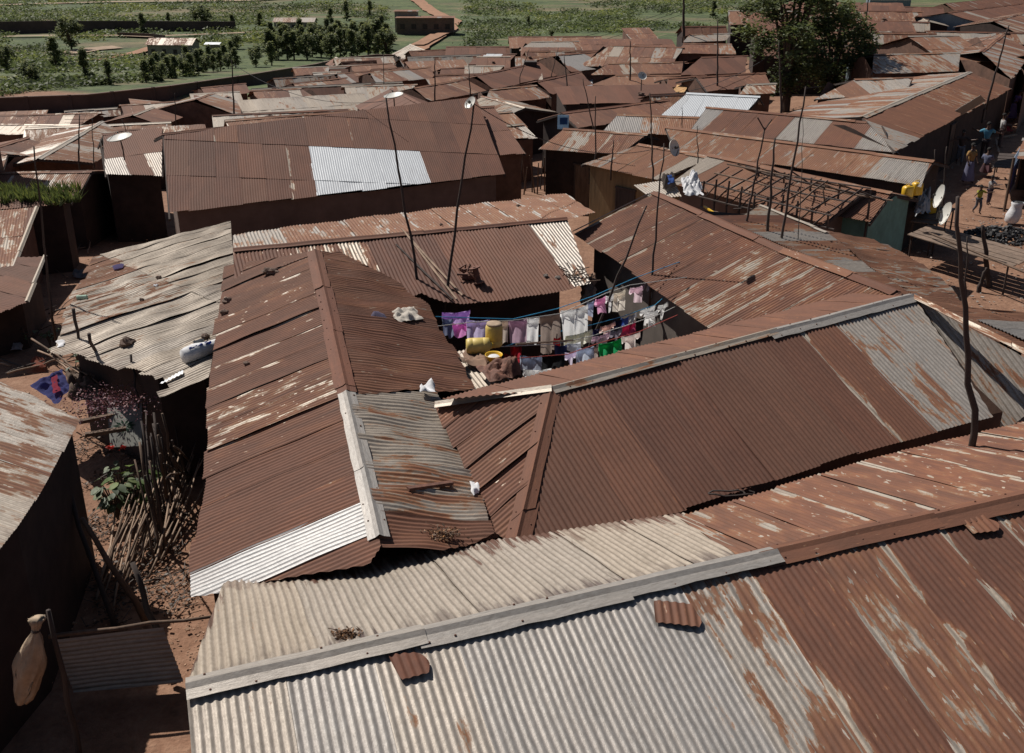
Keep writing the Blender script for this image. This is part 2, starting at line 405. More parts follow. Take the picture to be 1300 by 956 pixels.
def cap(mb, a, b, dl, dr, wd=.2, style='brown', seed=0, lift=.03, nail=False, bend=.0):
    "folded ridge capping: a-b ridge, dl/dr unit vectors down either slope"
    rng = random.Random(seed); st = STY[style]; Lg = (b - a).length; n = max(2, int(Lg / .25)); d = (b - a) / n
    s = 0; k = 0
    while s < n:
        e = min(n, s + 8); R_ = rng.uniform(*st['r']); T_ = rng.uniform(*st['t']); sh = (R_, T_, rng.uniform(*st['b']), 0)
        of = rng.uniform(-.012, .012); h0 = rng.uniform(0, .012); ru = rng.uniform(0, 40); prev = None
        wl = wd * rng.uniform(.85, 1.15); wr = wd * rng.uniform(.85, 1.15)
        for i in range(s, e + 1):
            ii = i + (.3 if i == e and e < n else 0)
            p = a + d * ii; z = Vector((0, 0, lift + h0 + .008 * (i - s) / 8 + bend * noise.noise(Vector((i * .35, seed, 0)))))
            sd = (dl - dr).normalized() * of; row = []
            jl = wl * (1 + .12 * noise.noise(Vector((i * .8, seed, 4)))); jr = wr * (1 + .12 * noise.noise(Vector((i * .8, seed, 9))))
            for q, t in ((dl * jl, 0), (dl * .05, .4), (Vector((0, 0, .018)), .5), (dr * .05, .6), (dr * jr, 1)):
                row.append(mb.vert(p + q + z + sd, sh=sh, ed=(.5, .5, 0, .8), uv=(t * .5 + ru, i * .25)))
            if prev:
                for r in range(4): mb.face(prev[r], row[r], row[r + 1], prev[r + 1])
            prev = row
        s = e; k += 1
def nails(mb, a, b, dl, dr, wd):
    L = (b - a).length; n = int(L / .42); rg = random.Random(int(L * 99))
    for i in range(n):
        for q in (dl, dr):
            if rg.random() < .25: continue
            p = a + (b - a) * ((i + .5 + rg.uniform(-.3, .3)) / n) + q * wd * rg.uniform(.6, .85) + Vector((0, 0, .045))
            mb.lathe([(0, .005), (.008, .004), (.012, 0), (.012, -.012)], p, n=6, sh=(1., 0, 0, 0))

# ------------------------------------------------------------------ houses
HOUSES = []; FOOT = []
def inset_walls(root, corners, ztop, base, wallmat, ridge=None, over=.22, name='wall', thick=.08):
    """corners: plan polygon (Vectors); ztop(x,y): underside height; one mesh of wall faces with thickness"""
    c = sum(corners, Vector((0, 0, 0))) / len(corners); mb = MB()
    ins = []
    for p in corners:
        d = Vector((c.x - p.x, c.y - p.y, 0)); L = d.length; ins.append(Vector((p.x, p.y, 0)) + d / L * min(over * 1.4, L * .4))
    n = len(ins)
    for i in range(n):
        a, b = ins[i], ins[(i + 1) % n]; ln = (b - a).length
        if ln < .1: continue
        m = max(1, int(ln / .5)); pr = None
        for k in range(m + 1):
            p = a + (b - a) * k / m; zt = ztop(p.x, p.y)
            bt = min(base, g(p.x, p.y)) - .4
            top = mb.vert((p.x, p.y, zt)); bo = mb.vert((p.x, p.y, bt))
            if pr: mb.face(pr[1], bo, top, pr[0])
            pr = (top, bo)
    o = mb.build(name, wallmat, root); return o, ins
def add_door(root, a, b, t, w_, h, base, m, label=None, nm='door', sill=0.):
    d = (b - a); L = d.length; d = d / L; nrm = Vector((d.y, -d.x, 0)); p = a + d * (L * t)
    mid = sum((a, b), Vector()) / 2
    mb = MB(); R3 = Matrix(((d.x, nrm.x, 0), (d.y, nrm.y, 0), (0, 0, 1)))
    c = Vector((p.x, p.y, base + sill + h / 2)) + nrm * .02
    mb.box(c, (w_, .05, h), R3); o = mb.build(nm, m, root)
    mf = MB()
    for sx in (-1, 1): mf.box(c + d * sx * (w_ / 2 + .03), (.06, .09, h + .06), R3)
    mf.box(c + Vector((0, 0, h / 2 + .03)), (w_ + .18, .1, .06), R3)
    if sill:
        mf.box(c - Vector((0, 0, h / 2 + .03)), (w_ + .18, .12, .05), R3)
    mf.build('frame', WOODD, o)
    if label: o['label'] = label
def gable(label, r, f, hr=None, he=2.3, b=None, run=2.6, brun=None, brise=None, style='brown', bstyle=None, wall=None, cat='shack', name='shack', ov=(), bov=(), capst=None, seg=None, sl_=2.6, base=None, poly=None, doors=(), capw=.16, warp=None, skew=False, amp=.0095):
    k = len(HOUSES) + 1
    fm = P((f[0] + f[2]) / 2, (f[1] + f[3]) / 2, he)
    base = g(fm.x, fm.y) if base is None else base
    F0, F1 = PZ(f[0], f[1], base + he), PZ(f[2], f[3], base + he)
    def dist(h):
        R0, R1 = PZ(r[0], r[1], base + h), PZ(r[2], r[3], base + h)
        d = (R1 - R0); d.z = 0; d.normalize(); m = (F0 + F1) / 2 - (R0 + R1) / 2; m.z = 0
        return (m - d * m.dot(d)).length, R0, R1
    auto = hr is None
    if auto:
        bestc = None; fd = (F1 - F0); LL = fd.length; fd.z = 0; fd.normalize()
        a2 = V((r[0], r[1])); b2 = V((r[2], r[3])); ln = (b2 - a2).normalized(); FM = (F0 + F1) / 2
        for sgn in (1, -1):
            pp = V((-fd.y, fd.x, 0)) * sgn
            for i in range(90):
                ru = .9 + i * .055
                for pt in (.16, .24, .32):
                    q = V(proj(FM + pp * ru + V((0, 0, ru * pt)))); e = abs((q - a2).x * ln.y - (q - a2).y * ln.x) + abs(ru - run) * .25 + abs(pt - .24) * 6
                    if bestc is None or e < bestc[0]: bestc = (e, pp, ru, pt)
        e, pp, ru, pt = bestc; hr = he + ru * pt
        def near(tp):
            bt = min(range(-35, 136), key=lambda i: (V(proj(F0 + fd * LL * i / 100 + pp * ru + V((0, 0, ru * pt)))) - tp).length)
            return F0 + fd * LL * bt / 100 + pp * ru + V((0, 0, ru * pt))
        AR0, AR1 = near(a2), near(b2)
    if auto: rr, R0, R1 = ru, AR0, AR1
    else: rr, R0, R1 = dist(hr)
    perp = (R1 - R0); perp.z = 0; perp.normalize(); perp = Vector((-perp.y, perp.x, 0))
    m = (F0 + F1) / 2 - (R0 + R1) / 2
    if m.dot(perp) > 0: perp = -perp
    if b is not None:
        B0, B1 = PZ(b[0], b[1], base + b[4]), PZ(b[2], b[3], base + b[4])
        Bm = ((B0 + B1) / 2 - (R0 + R1) / 2).length
        if auto: B0 = R0 + perp * min(Bm, 3) - V((0, 0, .6)); B1 = R1 + perp * min(Bm, 3) - V((0, 0, .6))
    else:
        br = brun or rr; bs_ = brise if brise is not None else (hr - he)
        B0 = R0 + perp * br - Vector((0, 0, bs_)); B1 = R1 + perp * br - Vector((0, 0, bs_))
    HOUSES.append((label, round(rr, 1), round(hr - he, 2), round((R1 - R0).length, 1), round(fm.length, 0)))
    D = fm.length; FOOT.append([(q.x, q.y) for q in (F0, F1, B1, B0)])
    if seg is None: seg = 6 if D < 30 else (4 if D < 58 else 1)
    c = (F0 + F1 + B0 + B1) / 4
    root = thing(name, (c.x, c.y, base), label, cat)
    am = amp if seg > 1 else 0; kw = dict(seg=seg if seg > 1 else 1, amp=am, pitch=.076 if seg > 1 else .19, sl_=sl_, row=.3 if D < 40 else .8, warp=warp if warp is not None else (.014 if D < 45 else .03))
    mb = MB(); nd = (F0 + F1) / 2 - (R0 + R1) / 2; rd = (R1 - R0).normalized(); nd = nd - rd * nd.dot(rd)
    slope(mb, [R0, R1, F1, F0], (F0 + F1 - R0 - R1) if skew else nd, style, seed=k, ov=ov, **kw)
    nb = (B0 + B1) / 2 - (R0 + R1) / 2; nb = nb - rd * nb.dot(rd)
    slope(mb, [R0, B0, B1, R1], nb, bstyle or style, seed=k + 100, ov=bov, **kw)
    ro = mb.build('roof', ROOF, root, smooth=True)
    mc = MB(); cs = capst or style
    cap(mc, R0 - rd * .04, R1 + rd * .04, nd.normalized(), nb.normalized(), capw, cs, seed=k)
    mc.build('ridge_cap', ROOF, ro)
    # timber edge of the roof
    def zt(x, y):
        p = Vector((x, y, 0)); q = p - Vector((R0.x, R0.y, 0)); s = q.dot(perp)
        if s < 0: e = clamp(-s / max(.1, rr)); return R0.z + (F0.z - R0.z) * e - .05
        e = clamp(s / max(.1, (Vector((nb.x, nb.y, 0))).length)); return R0.z + (B0.z - R0.z) * e - .05
    wl, ins = inset_walls(root, [F0, F1, B1, B0], zt, base, wall or MUD)
    if not doors and D < 75 and (F1 - F0).length > 3 and wall in (None, MUD, MUDD):
        doors = ((0, .3 + .07 * (k % 5), .8, 1.75, (WOOD, BLUEG, WOODL, TEAL)[k % 4], 0, 'door'), (0, .75, .5, .5, WOODD, 1.1, 'window'))
    for (side, t, w_, h, mt, sill, nm) in doors:
        a, b2 = ins[side], ins[(side + 1) % 4]
        nrm = Vector(((b2 - a).y, -(b2 - a).x, 0))
        if nrm.dot((a + b2) / 2 - c) < 0: a, b2, t = b2, a, 1 - t
        add_door(root, a, b2, t, w_, h, base, mt, nm=nm, sill=sill)
    if D < 60:
        for q0, q1 in ((R0, F0), (R1, F1), (R0, B0), (R1, B1)):
            ra = MB(); ra.beam(q0 - Vector((0, 0, .06)), q1 - Vector((0, 0, .06)), .05, .08)
            ra.build('rafter', WOODD, root)
    return root, dict(R0=R0, R1=R1, F0=F0, F1=F1, B0=B0, B1=B1, base=base, n=nd, c=c)
def near_house(label, planes, faces, wallpoly, caps=(), name='shack', wall=None, cat='shack', base=0., wallh=None, over=.25):
    """planes: {key: Plane}; faces: (plane key, pixel polygon, style, kwargs); caps: (p0,p1,planeA,planeB,width,style)"""
    allp = []
    built = []
    for key, px, style, kw in faces:
        pl = planes[key]; pts = [pl.px(*p) if not isinstance(p, Vector) else p for p in px]; built.append((pl, pts, style, kw)); allp += pts
    c = sum(allp, Vector()) / len(allp)
    if wallpoly: FOOT.append([(q.x, q.y) for q in wallpoly])
    root = thing(name, (c.x, c.y, base), label, cat); mb = MB()
    for i, (pl, pts, style, kw) in enumerate(built):
        slope(mb, pts, kw.pop('down', None), style, seed=len(HOUSES) * 7 + i + 3, **kw)
    HOUSES.append((label, 0, 0, 0, 0))
    ro = mb.build('roof', ROOF, root, smooth=True)
    for i, (a, b, da, db, wd, st, nl) in enumerate(caps):
        mc = MB(); cap(mc, a, b, da.normalized(), db.normalized(), wd, st, seed=i + 31 + len(HOUSES), bend=.012)
        if nl: nails(mc, a, b, da.normalized(), db.normalized(), wd)
        mc.build('ridge_cap', ROOF, ro)
    if wallpoly:
        pls = [planes[k] for k in planes]
        def zt(x, y): return min(p.z(x, y) for p in pls) - .06
        inset_walls(root, wallpoly, zt, base, wall or MUD, over=over)
    return root
V = Vector
# ================================================================== setting
def build_ground():
    mb = MB()
    xs = [-520, -400, -300, -220, -160] + [x for x in range(-120, 121, 6)] + [160, 220, 300, 400, 520]
    ys = [-60, -20, 0] + [y for y in range(4, 130, 4)] + [y for y in range(136, 330, 12)] + [350, 380, 420, 460, 500, 560, 640, 740, 860, 1000, 1150, 1400]
    idx = {}
    for j, y in enumerate(ys):
        for i, x in enumerate(xs):
            z = g(x, y) + (.08 * noise.noise(Vector((x * .3, y * .3, 0))) if y < 120 else 1.2 * noise.noise(Vector((x * .012, y * .012, 5))))
            idx[i, j] = mb.vert((x, y, z if y > 120 else z - .06))
    for j in range(len(ys) - 1):
        for i in range(len(xs) - 1): mb.face(idx[i, j], idx[i + 1, j], idx[i + 1, j + 1], idx[i, j + 1])
    m, N, Lk, bs = nodes('ground_surface')
    ge = N.new('ShaderNodeNewGeometry'); pos = ge.outputs['Position']
    sx = N.new('ShaderNodeSeparateXYZ'); Lk.new(pos, sx.inputs[0])
    n1 = noise_n(N, Lk, pos, 1.2, 8, .65); n2 = noise_n(N, Lk, pos, .16, 5, .6); n3 = noise_n(N, Lk, pos, 9, 4, .6)
    n4 = noise_n(N, Lk, scalev(N, Lk, pos, (.35, 1, 1)), .035, 6, .65, .8)
    dirt = ramp(N, Lk, math_n(N, Lk, 'ADD', math_n(N, Lk, 'MULTIPLY', n1, .6), math_n(N, Lk, 'MULTIPLY', n3, .4)), [(.3, (.115, .06, .037)), (.5, (.225, .118, .072)), (.7, (.32, .19, .125))])
    grass = ramp(N, Lk, math_n(N, Lk, 'ADD', math_n(N, Lk, 'MULTIPLY', n2, .5), math_n(N, Lk, 'MULTIPLY', n1, .5)), [(.34, (.02, .028, .012)), (.45, (.045, .066, .022)), (.53, (.075, .105, .034)), (.66, (.14, .15, .06))])
    bare = ramp(N, Lk, n1, [(.3, (.16, .11, .065)), (.7, (.26, .18, .115))])
    gm = ramp(N, Lk, n4, [(.52, (0, 0, 0)), (.62, (1, 1, 1))])
    field = mixc(N, Lk, math_n(N, Lk, 'MULTIPLY', gm, .6), grass, bare)
    # valley begins beyond the perimeter wall
    s_ = math_n(N, Lk, 'ADD', sx.outputs[1], math_n(N, Lk, 'MULTIPLY', sx.outputs[0], .55))
    s_ = math_n(N, Lk, 'ADD', s_, math_n(N, Lk, 'MULTIPLY', n2, 8))
    mk = N.new('ShaderNodeMapRange'); mk.inputs[1].default_value = 99; mk.inputs[2].default_value = 103; Lk.new(s_, mk.inputs[0])
    mkx = N.new('ShaderNodeMapRange'); mkx.inputs[1].default_value = 150; mkx.inputs[2].default_value = 170; Lk.new(sx.outputs[1], mkx.inputs[0])
    lm = N.new('ShaderNodeMapRange'); lm.inputs[1].default_value = 24; lm.inputs[2].default_value = 30; lm.inputs[3].default_value = 1; lm.inputs[4].default_value = 0; Lk.new(sx.outputs[0], lm.inputs[0])
    fac = math_n(N, Lk, 'MAXIMUM', math_n(N, Lk, 'MULTIPLY', mk.outputs[0], lm.outputs[0]), mkx.outputs[0])
    Lk.new(mixc(N, Lk, fac, dirt, field), bs.inputs['Base Color']); bs.inputs['Roughness'].default_value = .95
    b = N.new('ShaderNodeBump'); b.inputs['Strength'].default_value = .8; b.inputs['Distance'].default_value = .05
    Lk.new(math_n(N, Lk, 'ADD', n3, n1), b.inputs['Height']); Lk.new(b.outputs[0], bs.inputs['Normal'])
    o = mb.build('ground', m, smooth=True); tag(o, '', None, kind='structure')
build_ground()
def strip(name, pts, width, m, lift=.12, kindst=True):
    mb = MB(); pr = None
    P3 = [P(*p) for p in pts]; fine = []
    for a, b in zip(P3, P3[1:]):
        k = max(1, int((b - a).length / 4))
        fine += [a + (b - a) * i / k for i in range(k)]
    fine.append(P3[-1])
    for i, p in enumerate(fine):
        d = fine[min(i + 1, len(fine) - 1)] - fine[max(0, i - 1)]; s = V((-d.y, d.x, 0)).normalized(); row = []
        for t in (-1, -.5, 0, .5, 1):
            w_ = width * (1 + .35 * noise.noise(V((i * .5, t, 3)))) / 2
            q = p + s * t * w_; z = g(q.x, q.y) + 1.2 * noise.noise(V((q.x * .012, q.y * .012, 5))) + lift if q.y > 120 else g(q.x, q.y) + lift
            row.append(mb.vert((q.x, q.y, z)))
        if pr:
            for r in range(4): mb.face(pr[r], row[r], row[r + 1], pr[r + 1])
        pr = row
    return tag(mb.build(name, m, smooth=True), '', None, kind='structure')
TRACK = mat('track_earth', (.30, .16, .095), .95, .3, .7, .3)
TRACKP = mat('pale_track_earth', (.32, .23, .16), .95, .3, .5, .3)
strip('dirt_road', [(500, 88), (512, 74), (535, 58), (568, 40), (575, 28), (548, 14), (520, -2)], 5, TRACK, .5)
strip('footpath', [(530, 60), (560, 46), (580, 42)], 3, TRACK, .8)
strip('valley_road', [(-40, 8), (60, 5), (150, 4), (300, 2), (420, -3)], 6, TRACKP, .5)
strip('field_path', [(-40, 48), (60, 47), (150, 48), (190, 50), (300, 47), (350, 44)], 2.2, TRACKP, .5)
strip('gully', [(75, 79), (120, 74), (165, 68), (200, 60)], 3.2, TRACK, .4)
strip('bare_bank', [(78, 66), (115, 62), (150, 60)], 7, TRACKP, .3)

# ================================================================== the near roofs
def pv(x, y, z): return PZ(x, y, z)
# -- foreground building across the bottom
A, B = pv(236, 873, 3.28), pv(1345, 621, 3.4)
pf = Plane(A, B, pv(870, 654, 2.75)); pm = Plane(A, B, (A + B) / 2 + V((0, -2.4, -.62)))
rd = (B - A).normalized(); dn = pm.down(); dn -= rd * dn.dot(rd); dn.normalize()
df = pf.down(); df -= rd * df.dot(rd); df.normalize()
S1 = pf.px(947, 711)
near_house('long foreground house, its far slope of whitish corrugated sheets beside rust blotched ones', {'f': pf, 'm': pm}, [
    ('f', [A, (283, 742), (620, 689), (868, 652), (952, 706)], 'palestain', dict(down=df, sl_=2.7, row=.2, topst=1, ov=[(0, .2, 0, 1, .2, .1, .5, 0), (.2, .34, 0, 1, .1, .35, .4, 0), (.34, .7, 0, 1, .16, .3, .5, 0), (.7, 1, 0, 1, .22, .0, .5, 0)], amp=.009, rag=.03)),
    ('f', [(944, 712), (862, 658), (1100, 584), (1200, 559), (1345, 528), B], 'patchy', dict(down=df, row=.2, amp=.009, ov=[(0, .34, 0, 1, .74, .15, .75, .5), (.34, .52, 0, 1, .72, .1, .8, .8), (.52, .8, 0, 1, .76, .3, .8, .6)])),
    ('m', [A, B, B + dn * 3.2, A + dn * 3.2], 'patchy', dict(down=dn, row=.2, amp=.0055, ov=[(0, .09, 0, 1, .26, .4, .6, 0), (.09, .16, 0, 1, .15, .9, .5, 0), (.16, .24, 0, 1, .22, .5, .7, 0), (.24, .36, 0, 1, .12, .9, .5, 0), (.36, .42, 0, 1, .25, .6, .7, 0), (.42, .47, 0, 1, .2, 1., .6, 0), (.47, .57, 0, 1, .44, .6, 1.1, 0), (.57, .65, 0, 1, .84, .1, .4, .8), (.65, .73, 0, 1, .62, .4, 1.0, .6), (.73, .82, 0, 1, .86, .1, .35, 1.), (.82, .92, 0, 1, .74, .1, .8, 1.)]))],
    [A, B, B + dn * 3.2, A + dn * 3.2, pf.px(240, 872) * 0 + pf.px(285, 742)][:0] or [pf.px(285, 742), pf.px(1340, 530), B + dn * 3.1, A + dn * 3.1],
    [(A, pf.px(986, 703), dn, df, .17, 'zinc', True), (pf.px(965, 707), B, dn, df, .17, 'brownish', True)], name='foreground_house', cat='house', wall=MUD)
# loose plates on it
def plate(name, p, q, wd, ln, style, label, cat='sheet', plane=None, rot=0, seed=1, lift=.03, group=None, amp=.008):
    d = plane.down(); sd = plane.n.cross(d); c, s = math.cos(rot), math.sin(rot); d2 = d * c + sd * s; s2 = plane.n.cross(d2)
    o = plane.px(p, q); mb = MB()
    rj = random.Random(seed); jj = lambda: s2 * rj.uniform(-.06, .06) + d2 * rj.uniform(-.06, .06)
    slope(mb, [o + jj(), o + s2 * wd + jj(), o + s2 * wd * 1.05 + d2 * ln * .5 + jj(), o + s2 * wd * .9 + d2 * ln + jj(), o + d2 * ln * .9 + jj()], d2, style, seed=seed, amp=amp, warp=.03, row=.1, rag=.01, lift=lift)
    ob = mb.build(name, ROOF, smooth=True); return tag(ob, label, cat, group)
plate('patch_sheet', 494, 836, .3, .3, 'brown', 'small dark rusty patch nailed under the whitish ridge capping in the foreground', plane=pm, seed=41, rot=.1)
plate('patch_sheet', 828, 770, .4, .3, 'brownish', 'torn rusty patch lying where zinc sheets meet below the foreground ridge', plane=pm, seed=42, rot=-.3)
plate('patch_sheet', 1221, 662, .3, .24, 'palerust', 'small grey ribbed patch under the rusty end of the foreground ridge', plane=pm, seed=43)

# -- big brown hipped roof in the middle right
R0, R1 = pv(700, 495, 3.3), pv(1160, 377, 3.42)
pN = Plane(R0, R1, pv(660, 694, 2.45)); hipb = pN.px(655, 690)
pH = Plane(R0, hipb, pv(555, 513, 2.82)); perp = V((-(R1 - R0).y, (R1 - R0).x, 0)).normalized()
pB = Plane(R0, R1, R0 + perp * 1.5 - V((0, 0, .38)))
ER = pN.px(1262, 531); R2_ = pv(1312, 452, 3.36); pR = Plane(R1, ER, R2_)
near_house('big hipped house, dark brown roof with two rust stained zinc sheets near its pole', {'n': pN, 'h': pH, 'b': pB}, [
    ('n', [R0, R1, (1166, 385), (1262, 531), (1200, 547), (1100, 573), (860, 651), hipb], 'brown', dict(row=.22, sl_=3.2, rag=.03, amp=.0075, ov=[(.765, .845, 0, 1, .43, .7, 1.1, .3), (.845, .92, 0, 1, .27, .8, .75, 0), (.92, 1, 0, 1, .4, .7, 1., 0), (.70, .765, 0, 1, .8, .2, .3, .7)])),
    ('h', [R0, hipb, (607, 655), (568, 548), (556, 514)], 'brownish', dict(row=.18, sl_=4, sw=.5, gaps=.4, rough=.012)),
    ('b', [R0, R1, R1 + perp * 1.3 - V((0, 0, .33)), R0 + perp * 1.1 - V((0, 0, .28)), pB.px(560, 508)], 'brownish', dict(ov=[(0, 1, 0, 1, .82, .3, .3, .1)])),
    ('n', [(1164, 381), R2_, (1318, 512), (1258, 533)], 'palerust', dict(down=(ER - pN.px(1166, 385)), row=.22, ov=[(0, .3, 0, 1, .34, .6, .9, 0)]))],
    [hipb, pN.px(1310, 520), R1 + perp * 1.2, pB.px(600, 505), pH.px(590, 620)],
    [(pv(552, 514, 2.86), R0 + V((0, 0, .02)), V((0, -1, -.3)), V((0, 1, -.25)), .1, 'pale', False),
     (R0, pN.px(986, 421) + V((0, 0, .0)), pN.down(), pB.down(), .1, 'palerust', True), (pN.px(975, 424), pN.px(1163, 376), pN.down(), pB.down(), .16, 'zinc', True),
     (R0, hipb, (R1 - R0).normalized() - V((0, 0, .1)), pH.down(), .2, 'brown', True), (R1 + V((0, 0, .0)), R2_, V((-.3, -.9, -.3)), V((.4, .9, -.3)), .12, 'palerust', True)],
    name='hipped_house', cat='house', wall=MUD, over=.35)
# -- middle gabled house seen end on
M0, M1 = pv(400, 319, 3.3), pv(484, 694, 2.9)
pl_ = Plane(M0, M1, pv(250, 650, 2.25)); pr_ = Plane(M0, M1, pv(600, 497, 2.52)); md = (M1 - M0).normalized()
dl_ = pl_.down(); dl_ -= md * dl_.dot(md); dr_ = pr_.down(); dr_ -= md * dr_.dot(md); K = M0 + (M1 - M0) * ((pl_.px(437, 500) - M0).length / (M1 - M0).length)
near_house('long gabled house seen end on, dull brown slopes, one bright zinc sheet low left', {'l': pl_, 'r': pr_}, [
    ('l', [M0, M1, (470, 716), (300, 745), (283, 752), (247, 758), (244, 706), (261, 602), (265, 480), (287, 338)], 'brownish', dict(down=dl_, sl_=3.0, row=.2, sw=.7, gaps=.15, rough=.008, ov=[(.92, 1, 0, 1, .84, .2, .3, .2), (.86, .92, 0, 1, .02, 1.3, .4, 0), (.7, .86, 0, 1, .86, .2, .25, .3), (.52, .63, 0, 1, .64, .2, .9, .3), (.3, .52, 0, 1, .84, .2, .4, .4), (.1, .3, 0, 1, .78, .3, .55, .5)])),
    ('r', [M0, K, (552, 497), (600, 497), (590, 468), (562, 424), (545, 390), (494, 353), (430, 322)], 'brownish', dict(down=dr_, row=.14, sw=.5, warp=.035, sl_=3.4, rag=.05, gaps=.5, rough=.02)),
    ('r', [K, (552, 497), (606, 600), (626, 683), (560, 700), M1], 'palerust', dict(down=dr_, row=.1, sw=.62, warp=.04, sl_=3, rag=.05, lift=.01, gaps=.8, rough=.03, ov=[(.0, .2, 0, 1, .82, .3, .3, 0), (.2, .4, 0, 1, .46, .4, .6, 0), (.4, 1, 0, 1, .34, .2, .6, 0)]))],
    [pl_.px(247, 752), pl_.px(287, 340), M0, pr_.px(545, 392), pr_.px(600, 495), pr_.px(620, 676)],
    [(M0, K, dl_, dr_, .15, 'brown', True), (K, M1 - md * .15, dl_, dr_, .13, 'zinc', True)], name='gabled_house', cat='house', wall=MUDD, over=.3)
# -- courtyard house with the spools
L0, L1 = pv(296, 318, 3.), pv(720, 279, 3.0)
pc = Plane(L0, L1, pv(750, 360, 2.42)); pb = Plane(L0, L1, pv(718, 246, 2.82))
LH = near_house('low courtyard house behind the laundry, brown front slope ending in one pale sheet', {'c': pc, 'b': pb}, [
    ('c', [L0, L1, (751, 361), (690, 374), (586, 386), (562, 384), (535, 374), (470, 400), (300, 430)], 'brown', dict(sl_=4, row=.2, rag=.05, warp=.03, ov=[(.85, 1, 0, 1, .2, .6, .8, 0), (.78, .85, 0, 1, .62, .1, 1., .5), (.22, .34, 0, 1, .55, .2, 1.2, 0), (0, .22, 0, 1, .85, .2, .5, .3)])),
    ('b', [(296, 299), (440, 279), (718, 246), (757, 271), L1, L0], 'orange', dict(sl_=4.5, rag=.05, warp=.035, row=.25, ov=[(0, .8, 0, 1, .6, .85, .45, .2), (.8, 1, 0, 1, .38, .6, .5, .2)]))],
    [pc.px(740, 357), pb.px(722, 250), pb.px(300, 300), pc.px(300, 425), pc.px(540, 374)],
    [(L0, L1, pc.down(), pb.down(), .12, 'brown', False)], name='courtyard_house', cat='house', wall=MUDD, over=.35)
# -- right roof above the laundry
G0, G1 = pv(830, 245, 3.3), pv(1137, 372, 3.25)
pl2 = Plane(G0, G1, pv(904, 418, 2.35)); pr2 = Plane(G0, G1, pv(965, 262, 3.02)); gd = (G1 - G0).normalized()
d1 = pl2.down(); d1 -= gd * d1.dot(gd); d2 = pr2.down(); d2 -= gd * d2.dot(gd)
near_house('steep brown roofed house right of the laundry yard with a pale left gable edge', {'l': pl2, 'r': pr2}, [
    ('l', [G0, G1, (1165, 382), (1030, 402), (935, 436), (904, 418), (870, 394), (728, 297)], 'brownish', dict(down=d1, sl_=3.5, row=.22, ov=[(0, .3, 0, 1, .80, .1, .5, .5), (.3, .5, 0, 1, .80, .1, .6, 0), (.5, .68, 0, 1, .64, .2, .8, .5), (.68, .84, 0, 1, .74, .2, .7, .8)][::-1])),
    ('r', [(905, 274), (925, 284), (965, 262), (1043, 292), (1105, 340), (1165, 379), G1], 'streaky', dict(down=d2, sl_=5, row=.3))],
    [pl2.px(740, 300), pl2.px(900, 410), pl2.px(1020, 402), G1, pr2.px(1043, 295), pr2.px(970, 268)],
    [(G0, pl2.px(999, 320), d1, d2, .13, 'brown', False), (pl2.px(995, 318), pl2.px(1082, 350), d1, d2, .15, 'orange', False), (pl2.px(1078, 349), G1, d1, d2, .15, 'brown', False),
     (pr2.px(965, 262), pr2.px(1050, 297), -d2, d2, .09, 'pale', False), (pl2.px(728, 297) + V((0, 0, .03)), G0, V((.7, .5, 0)), V((-.7, -.5, -.3)), .07, 'pale', False)],
    name='gabled_house', cat='house', wall=GREYW)
# -- white shed roof on the left
pw = Plane(pv(293, 281, 2.3), pv(265, 478, 2.15), pv(78, 420, 1.95))
wd_ = (pw.px(205, 478) - pw.px(262, 455)).normalized()
near_house('flat shed with bleached whitish corrugated roof, rolled white sack lying on its corner', {'w': pw}, [
    ('w', [(117, 326), (293, 281), (297, 337), (290, 345), (265, 480), (210, 500), (196, 478), (160, 470), (120, 458), (72, 446), (78, 420), (95, 375)], 'pale', dict(down=(pw.px(110, 436) - pw.px(270, 380)), sl_=3.2, sw=.5, warp=.04, row=.16, rag=.12, gaps=.22, rough=.02, ov=[(0, .25, .5, 1, .62, .6, .5, 0), (0, .5, 0, .5, .3, .1, .5, 0), (.25, .5, .5, 1, .42, .3, .7, 0), (.5, .8, 0, .5, .26, .3, .5, 0), (.5, .7, .5, 1, .25, .2, .6, 0)]))],
    [pw.px(120, 330), pw.px(288, 290), pw.px(262, 470), pw.px(200, 480), pw.px(84, 440)], [], name='shed', cat='shed', wall=MUDD, over=.15)
# -- bottom left roof
pq = Plane(pv(0, 487, 2.75), pv(98, 533, 2.4), pv(0, 700, 2.55))
qd = pq.px(98, 533) - pq.px(0, 500)
near_house('shack at the left edge with pale streaked corrugated roof overhanging a black yard', {'w': pq}, [
    ('w', [(-90, 470), (-2, 486), (45, 506), (99, 534), (74, 587), (42, 643), (24, 670), (-2, 703), (-90, 745)], 'palerust', dict(down=qd, sl_=5, row=.2, sw=.7, rag=.02, ov=[(0, .18, 0, 1, .84, .2, .3, 0), (.18, .42, 0, 1, .36, .3, .5, 0), (.42, .55, 0, 1, .55, .3, .8, 0), (.55, 1, 0, 1, .45, .6, .9, 0)]))],
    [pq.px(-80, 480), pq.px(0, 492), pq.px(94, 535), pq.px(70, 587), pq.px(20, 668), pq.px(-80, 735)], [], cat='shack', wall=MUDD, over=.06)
# -- low platform of white sheets in the yard
py_ = Plane(pv(574, 447, 2.3), pv(612, 440, 2.35), pv(648, 486, 2.25))
near_house('small lean-to roofed with white corrugated sheets under the yellow drums', {'w': py_}, [
    ('w', [(574, 448), (612, 440), (650, 486), (694, 478), (668, 500), (597, 496)], 'zinc', dict(down=py_.px(640, 487) - py_.px(605, 445), row=.15, sl_=3, ov=[(0, 1, 0, 1, .05, .2, .5, 0)]))],
    [py_.px(578, 449), py_.px(610, 443), py_.px(650, 484), py_.px(600, 493)], [], name='lean_to', cat='lean-to', wall=MUDD, over=.05)
